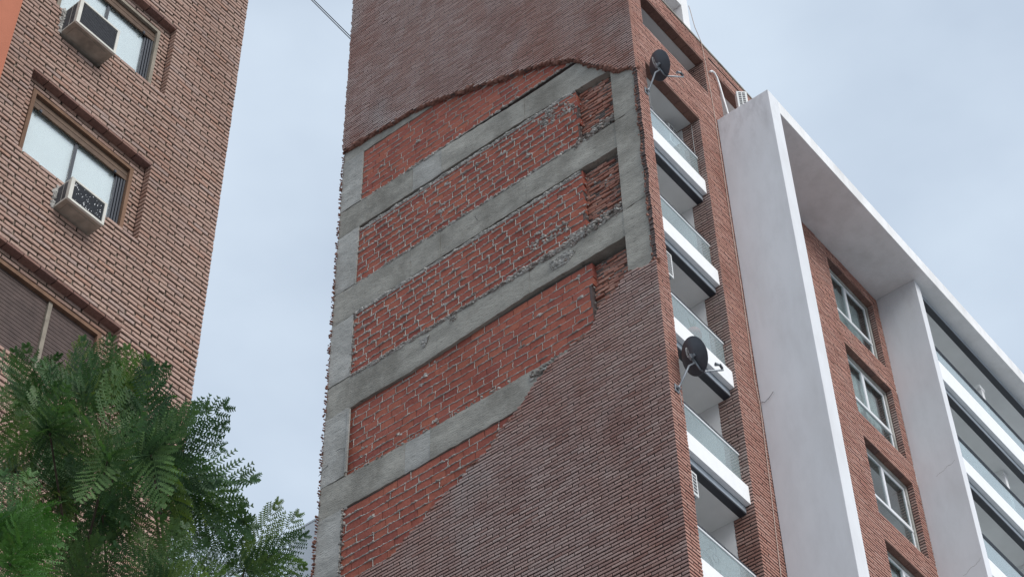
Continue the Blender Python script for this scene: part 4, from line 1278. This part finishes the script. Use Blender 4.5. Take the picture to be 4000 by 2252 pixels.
# ------------------------------------------------------------------ feathery-leaved street tree
tree = thing('jacaranda_tree', 'dark green tree with feathery fern-like leaves in front of the rosy brick building', 'tree', (-17.9, -5.9, 0.13))
def point(px, py, d):
    v = (Vector(F_) + Vector(R_) * ((px - 2000) / 7629.91) - Vector(U_) * ((py - 1126) / 7629.91)).normalized()
    return CAM + v * d
def frond_mesh(seed):
    r = random.Random(seed)
    v, f = [], []
    droop = r.uniform(0.10, 0.24); bend = r.uniform(-0.10, 0.10)
    def P(s): return Vector((s, bend * s * s, 0.10 * s - droop * s * s))
    n = 12
    for i in range(n + 1):                      # rachis
        p = P(i / n); w = 0.0075 * (1 - 0.75 * i / n)
        for a in range(3):
            t = 2.094 * a
            v.append((p.x, p.y + w * math.cos(t), p.z + w * math.sin(t)))
    for i in range(n):
        for a in range(3):
            f.append((i * 3 + a, i * 3 + (a + 1) % 3, i * 3 + 3 + (a + 1) % 3, i * 3 + 3 + a))
    npair = r.randint(11, 13)
    for k in range(npair):
        s = 0.13 + 0.87 * k / (npair - 1)
        prof = math.sin(math.pi * min(1, (0.28 + 0.72 * (s - 0.13) / 0.87))) ** 0.7 if s < 0.98 else 0.28
        Lp = 0.285 * max(0.2, prof) * r.uniform(0.88, 1.1)
        for sgn in (-1, 1):
            ang = math.radians(70 - 36 * s + r.uniform(-6, 6))
            d = Vector((math.cos(ang), sgn * math.sin(ang), r.uniform(0.02, 0.16))).normalized()
            side_ = Vector((math.sin(ang), -sgn * math.cos(ang), 0))
            b0 = P(s)
            m = max(6, int(Lp / 0.0225))
            dr = r.uniform(0.12, 0.40)
            tilt = r.uniform(-0.55, 0.55)
            prev = None
            for j in range(m + 1):
                t = j / m
                p = b0 + d * (Lp * t) + Vector((0.25 * Lp * t * t, 0, -dr * Lp * t * t))
                if j:
                    w = side_ * 0.0024                      # midrib
                    q = len(v)
                    v += [tuple(prev - w), tuple(prev + w), tuple(p + w), tuple(p - w)]
                    f.append((q, q + 1, q + 2, q + 3))
                    ll = 0.036 * (0.60 + 0.9 * t * (1 - t) * 2) * r.uniform(0.85, 1.15)
                    for ss in (-1, 1):
                        ld = (side_ * ss * 0.85 + d * 0.55 + Vector((0, 0, ss * tilt + r.uniform(-0.25, 0.1)))).normalized()
                        wd = d * 0.0108
                        q = len(v)
                        tp = p + ld * ll
                        v += [tuple(p - wd), tuple(p + wd), tuple(tp + wd * 0.35), tuple(tp - wd * 0.5)]
                        f.append((q, q + 1, q + 2, q + 3))
                prev = p
    me = bpy.data.meshes.new('leaf')
    me.from_pydata(v, [], f)
    return me
FR = [frond_mesh(40 + i) for i in range(7)]
for me in FR: me.materials.append(M['leaf'])
FRB = [m.copy() for m in FR[:3]]
for me in FRB:
    me.materials.clear(); me.materials.append(M['leaf_bright'])
bulk = []
FV, FF = [], []
for me in FR:
    c = np.empty(len(me.vertices) * 3); me.vertices.foreach_get('co', c); FV.append(c.reshape(-1, 3))
    q = np.empty(len(me.polygons) * 4, int); me.polygons.foreach_get('vertices', q); FF.append(q.reshape(-1, 4))
ROS = [  # branch tip, depth, leaf tips (photo pixels, turned into real points at that distance), bright
    ((195, 1690), 9.2, [(140, 1560), (200, 1530), (255, 1540), (320, 1600), (340, 1710), (300, 1790), (85, 1640), (55, 1730), (230, 1860), (140, 1800)], 0),
    ((330, 1545), 9.5, [(290, 1395), (330, 1380), (390, 1395), (440, 1385), (230, 1490), (465, 1500), (360, 1660), (420, 1600)], 0),
    ((420, 1800), 9.0, [(440, 1500), (540, 1640), (560, 1790), (330, 1660), (470, 1950), (360, 1900)], 0),
    ((490, 1590), 9.6, [(520, 1370), (570, 1385), (610, 1450), (640, 1520), (400, 1470), (640, 1620)], 0),
    ((560, 1720), 9.3, [(600, 1470), (650, 1570), (690, 1630), (480, 1560), (640, 1820)], 0),
    ((130, 1570), 9.9, [(10, 1400), (55, 1385), (110, 1430), (0, 1540), (40, 1650), (180, 1450), (220, 1480)], 0),
    ((590, 1775), 8.9, [(770, 1595), (865, 1615), (835, 1700), (840, 1760), (730, 1640), (640, 1960), (500, 1940)], 0),
    ((620, 1830), 9.2, [(968, 1850), (900, 1960), (945, 2060), (930, 2010), (740, 2080), (690, 2010), (830, 1880), (800, 1990)], 0),
    ((700, 1960), 9.6, [(950, 2120), (890, 2130), (760, 2150), (660, 2140), (870, 2040)], 0),
    ((400, 2010), 9.1, [(560, 1930), (610, 2010), (520, 2110), (420, 2190), (300, 2120), (330, 1880), (470, 1880), (600, 2080)], 0),
    ((-20, 2060), 8.4, [(110, 1885), (170, 1960), (235, 2075), (200, 2160), (110, 2220), (30, 1880), (240, 2130)], 1),
    ((40, 2200), 8.3, [(150, 2060), (230, 2180), (220, 2260), (60, 2050), (120, 2300)], 1),
    ((955, 2225), 9.3, [(1090, 1995), (1165, 2055), (1182, 2125), (1172, 2215), (1090, 2130), (880, 2075), (1050, 2270), (1200, 2290), (860, 2180)], 0),
    ((1000, 2300), 9.5, [(1130, 2200), (1200, 2270), (900, 2230), (1060, 2200)], 0),
    ((620, 2290), 8.8, [(560, 2120), (700, 2105), (790, 2140), (770, 2240), (500, 2190), (840, 2230), (650, 2160)], 0),
    ((300, 2290), 9.0, [(260, 2150), (380, 2170), (190, 2190), (430, 2250), (330, 2120)], 0),
    ((770, 2210), 9.7, [(800, 2090), (890, 2190), (700, 2110)], 0),
    ((60, 1830), 9.4, [(0, 1760), (130, 1770), (190, 1860), (20, 1910), (100, 1930), (-40, 1830)], 0),
    ((230, 1930), 9.3, [(180, 1800), (260, 1780), (335, 1860), (330, 1990), (200, 2040), (120, 1930), (280, 2060)], 0),
    ((430, 1790), 9.8, [(380, 1640), (520, 1690), (560, 1850), (470, 1930), (350, 1760), (300, 1900)], 0),
    ((860, 2290), 9.6, [(960, 2190), (800, 2170), (740, 2230)], 0),
]
branches = MB()
hub_px = [(-120, 2420, 9.3), (330, 2420, 9.4), (760, 2430, 9.6)]
trunk_top = point(-160, 2750, 9.4)
def zsub(p): return (p[0], p[1], p[2] - ZO)
nfr = 0
for (bx, by), d, tips, bright in ROS:
    base0 = point(bx, by, d)
    hubp = min(hub_px, key=lambda h: abs(h[0] - bx) + 0.5 * abs(h[1] - by))
    hb = point(*hubp)
    mid = hb.lerp(base0, 0.5) + Vector((rnd.uniform(-0.1, 0.1), rnd.uniform(-0.1, 0.1), -0.06))
    branches.tube([zsub(hb), zsub(mid), zsub(base0)], [0.009, 0.006, 0.004], 6)
    for (tx, ty) in tips:
        for rep in range(3):
            j = 14 if rep == 0 else 60
            b_ = point(bx + rnd.uniform(-8, 8) * (1 + rep * 2), by + rnd.uniform(-8, 8) * (1 + rep * 2), d + (0 if rep == 0 else rnd.uniform(0.25, 0.9)))
            k = 1.06 if rep == 0 else rnd.uniform(0.72, 1.0)
            tpx = bx + (tx - bx) * k + rnd.uniform(-j, j); tpy = by + (ty - by) * k + rnd.uniform(-j, j)
            ln2 = math.hypot(tx - bx, ty - by)
            t_ = point(tpx, tpy, d + rnd.uniform(-0.16, 0.22) + (0 if rep == 0 else 0.3))
            ax = t_ - b_
            L = ax.length
            if L < 0.12 or (rep == 1 and rnd.random() < (0.85 if bx > 680 else 0.5)) or (rep == 2 and (bx > 580 or rnd.random() < 0.8)): continue
            ax.normalize()
            zr = Vector(F_) * 0.75 + Vector((rnd.uniform(-0.75, 0.75), rnd.uniform(-0.55, 0.85), rnd.uniform(-0.6, 0.85)))
            zr = (zr - ax * zr.dot(ax))
            if zr.length < 0.15: zr = Vector((0.5, -0.6, 0.2)) - ax * ax.dot(Vector((0.5, -0.6, 0.2)))
            zr.normalize()
            yv = zr.cross(ax)
            kx = 0.10 if bx > 680 else 0.30
            b_ = b_ - ax * (kx * L)
            S = max(L * (1 + kx), 0.27 if bx > 680 else 0.34)
            wS = S * rnd.uniform(0.9, 1.15)
            mw = Matrix(((ax.x * S, yv.x * wS, zr.x * S, b_.x), (ax.y * S, yv.y * wS, zr.y * S, b_.y), (ax.z * S, yv.z * wS, zr.z * S, b_.z), (0, 0, 0, 1)))
            if rep == 2:                                   # the thick of the crown: more of the same leaves, joined
                k_ = rnd.randrange(len(FR))
                A3 = np.array(mw)[:3, :3]
                bulk.append((FV[k_] @ A3.T + np.array(mw)[:3, 3], FF[k_]))
                continue
            me = rnd.choice(FRB if bright else FR)
            o = bpy.data.objects.new('leaf', me)
            COL.objects.link(o)
            o.parent = tree
            o.matrix_parent_inverse = Matrix.Translation(-Vector(tree.location))
            o.matrix_basis = mw
            nfr += 1
branches.build('branches', 'bark', tree, smooth=True)
limbs = MB()
for h in hub_px:
    hp = point(*h)
    limbs.tube([zsub(trunk_top), zsub(trunk_top.lerp(hp, 0.5) + Vector((0, 0, -0.1))), zsub(hp)], [0.05, 0.03, 0.015], 8)
limbs.build('limbs', 'bark', tree, smooth=True)
MB().tube([(-17.9, -5.9, -29.52), (-17.86, -5.95, -27.5), (-17.75, -6.1, -25.4), zsub(trunk_top)], [0.20, 0.16, 0.12, 0.07], 12).build('trunk', 'bark', tree, smooth=True)

vs, fs, n0 = [], [], 0
for v_, f_ in bulk:
    vs.append(v_); fs.append(f_ + n0); n0 += len(v_)
vs, fs = np.concatenate(vs), np.concatenate(fs)
me = bpy.data.meshes.new('crown_foliage')
me.vertices.add(len(vs)); me.vertices.foreach_set('co', vs.ravel())
me.loops.add(fs.size); me.loops.foreach_set('vertex_index', fs.ravel().astype(np.int32))
me.polygons.add(len(fs)); me.polygons.foreach_set('loop_start', np.arange(0, fs.size, 4, dtype=np.int32))
me.update(calc_edges=True)
me.materials.append(M['leaf'])
o = bpy.data.objects.new('crown_foliage', me)
COL.objects.link(o)
set_parent(o, tree)
tag(o, kind='stuff')
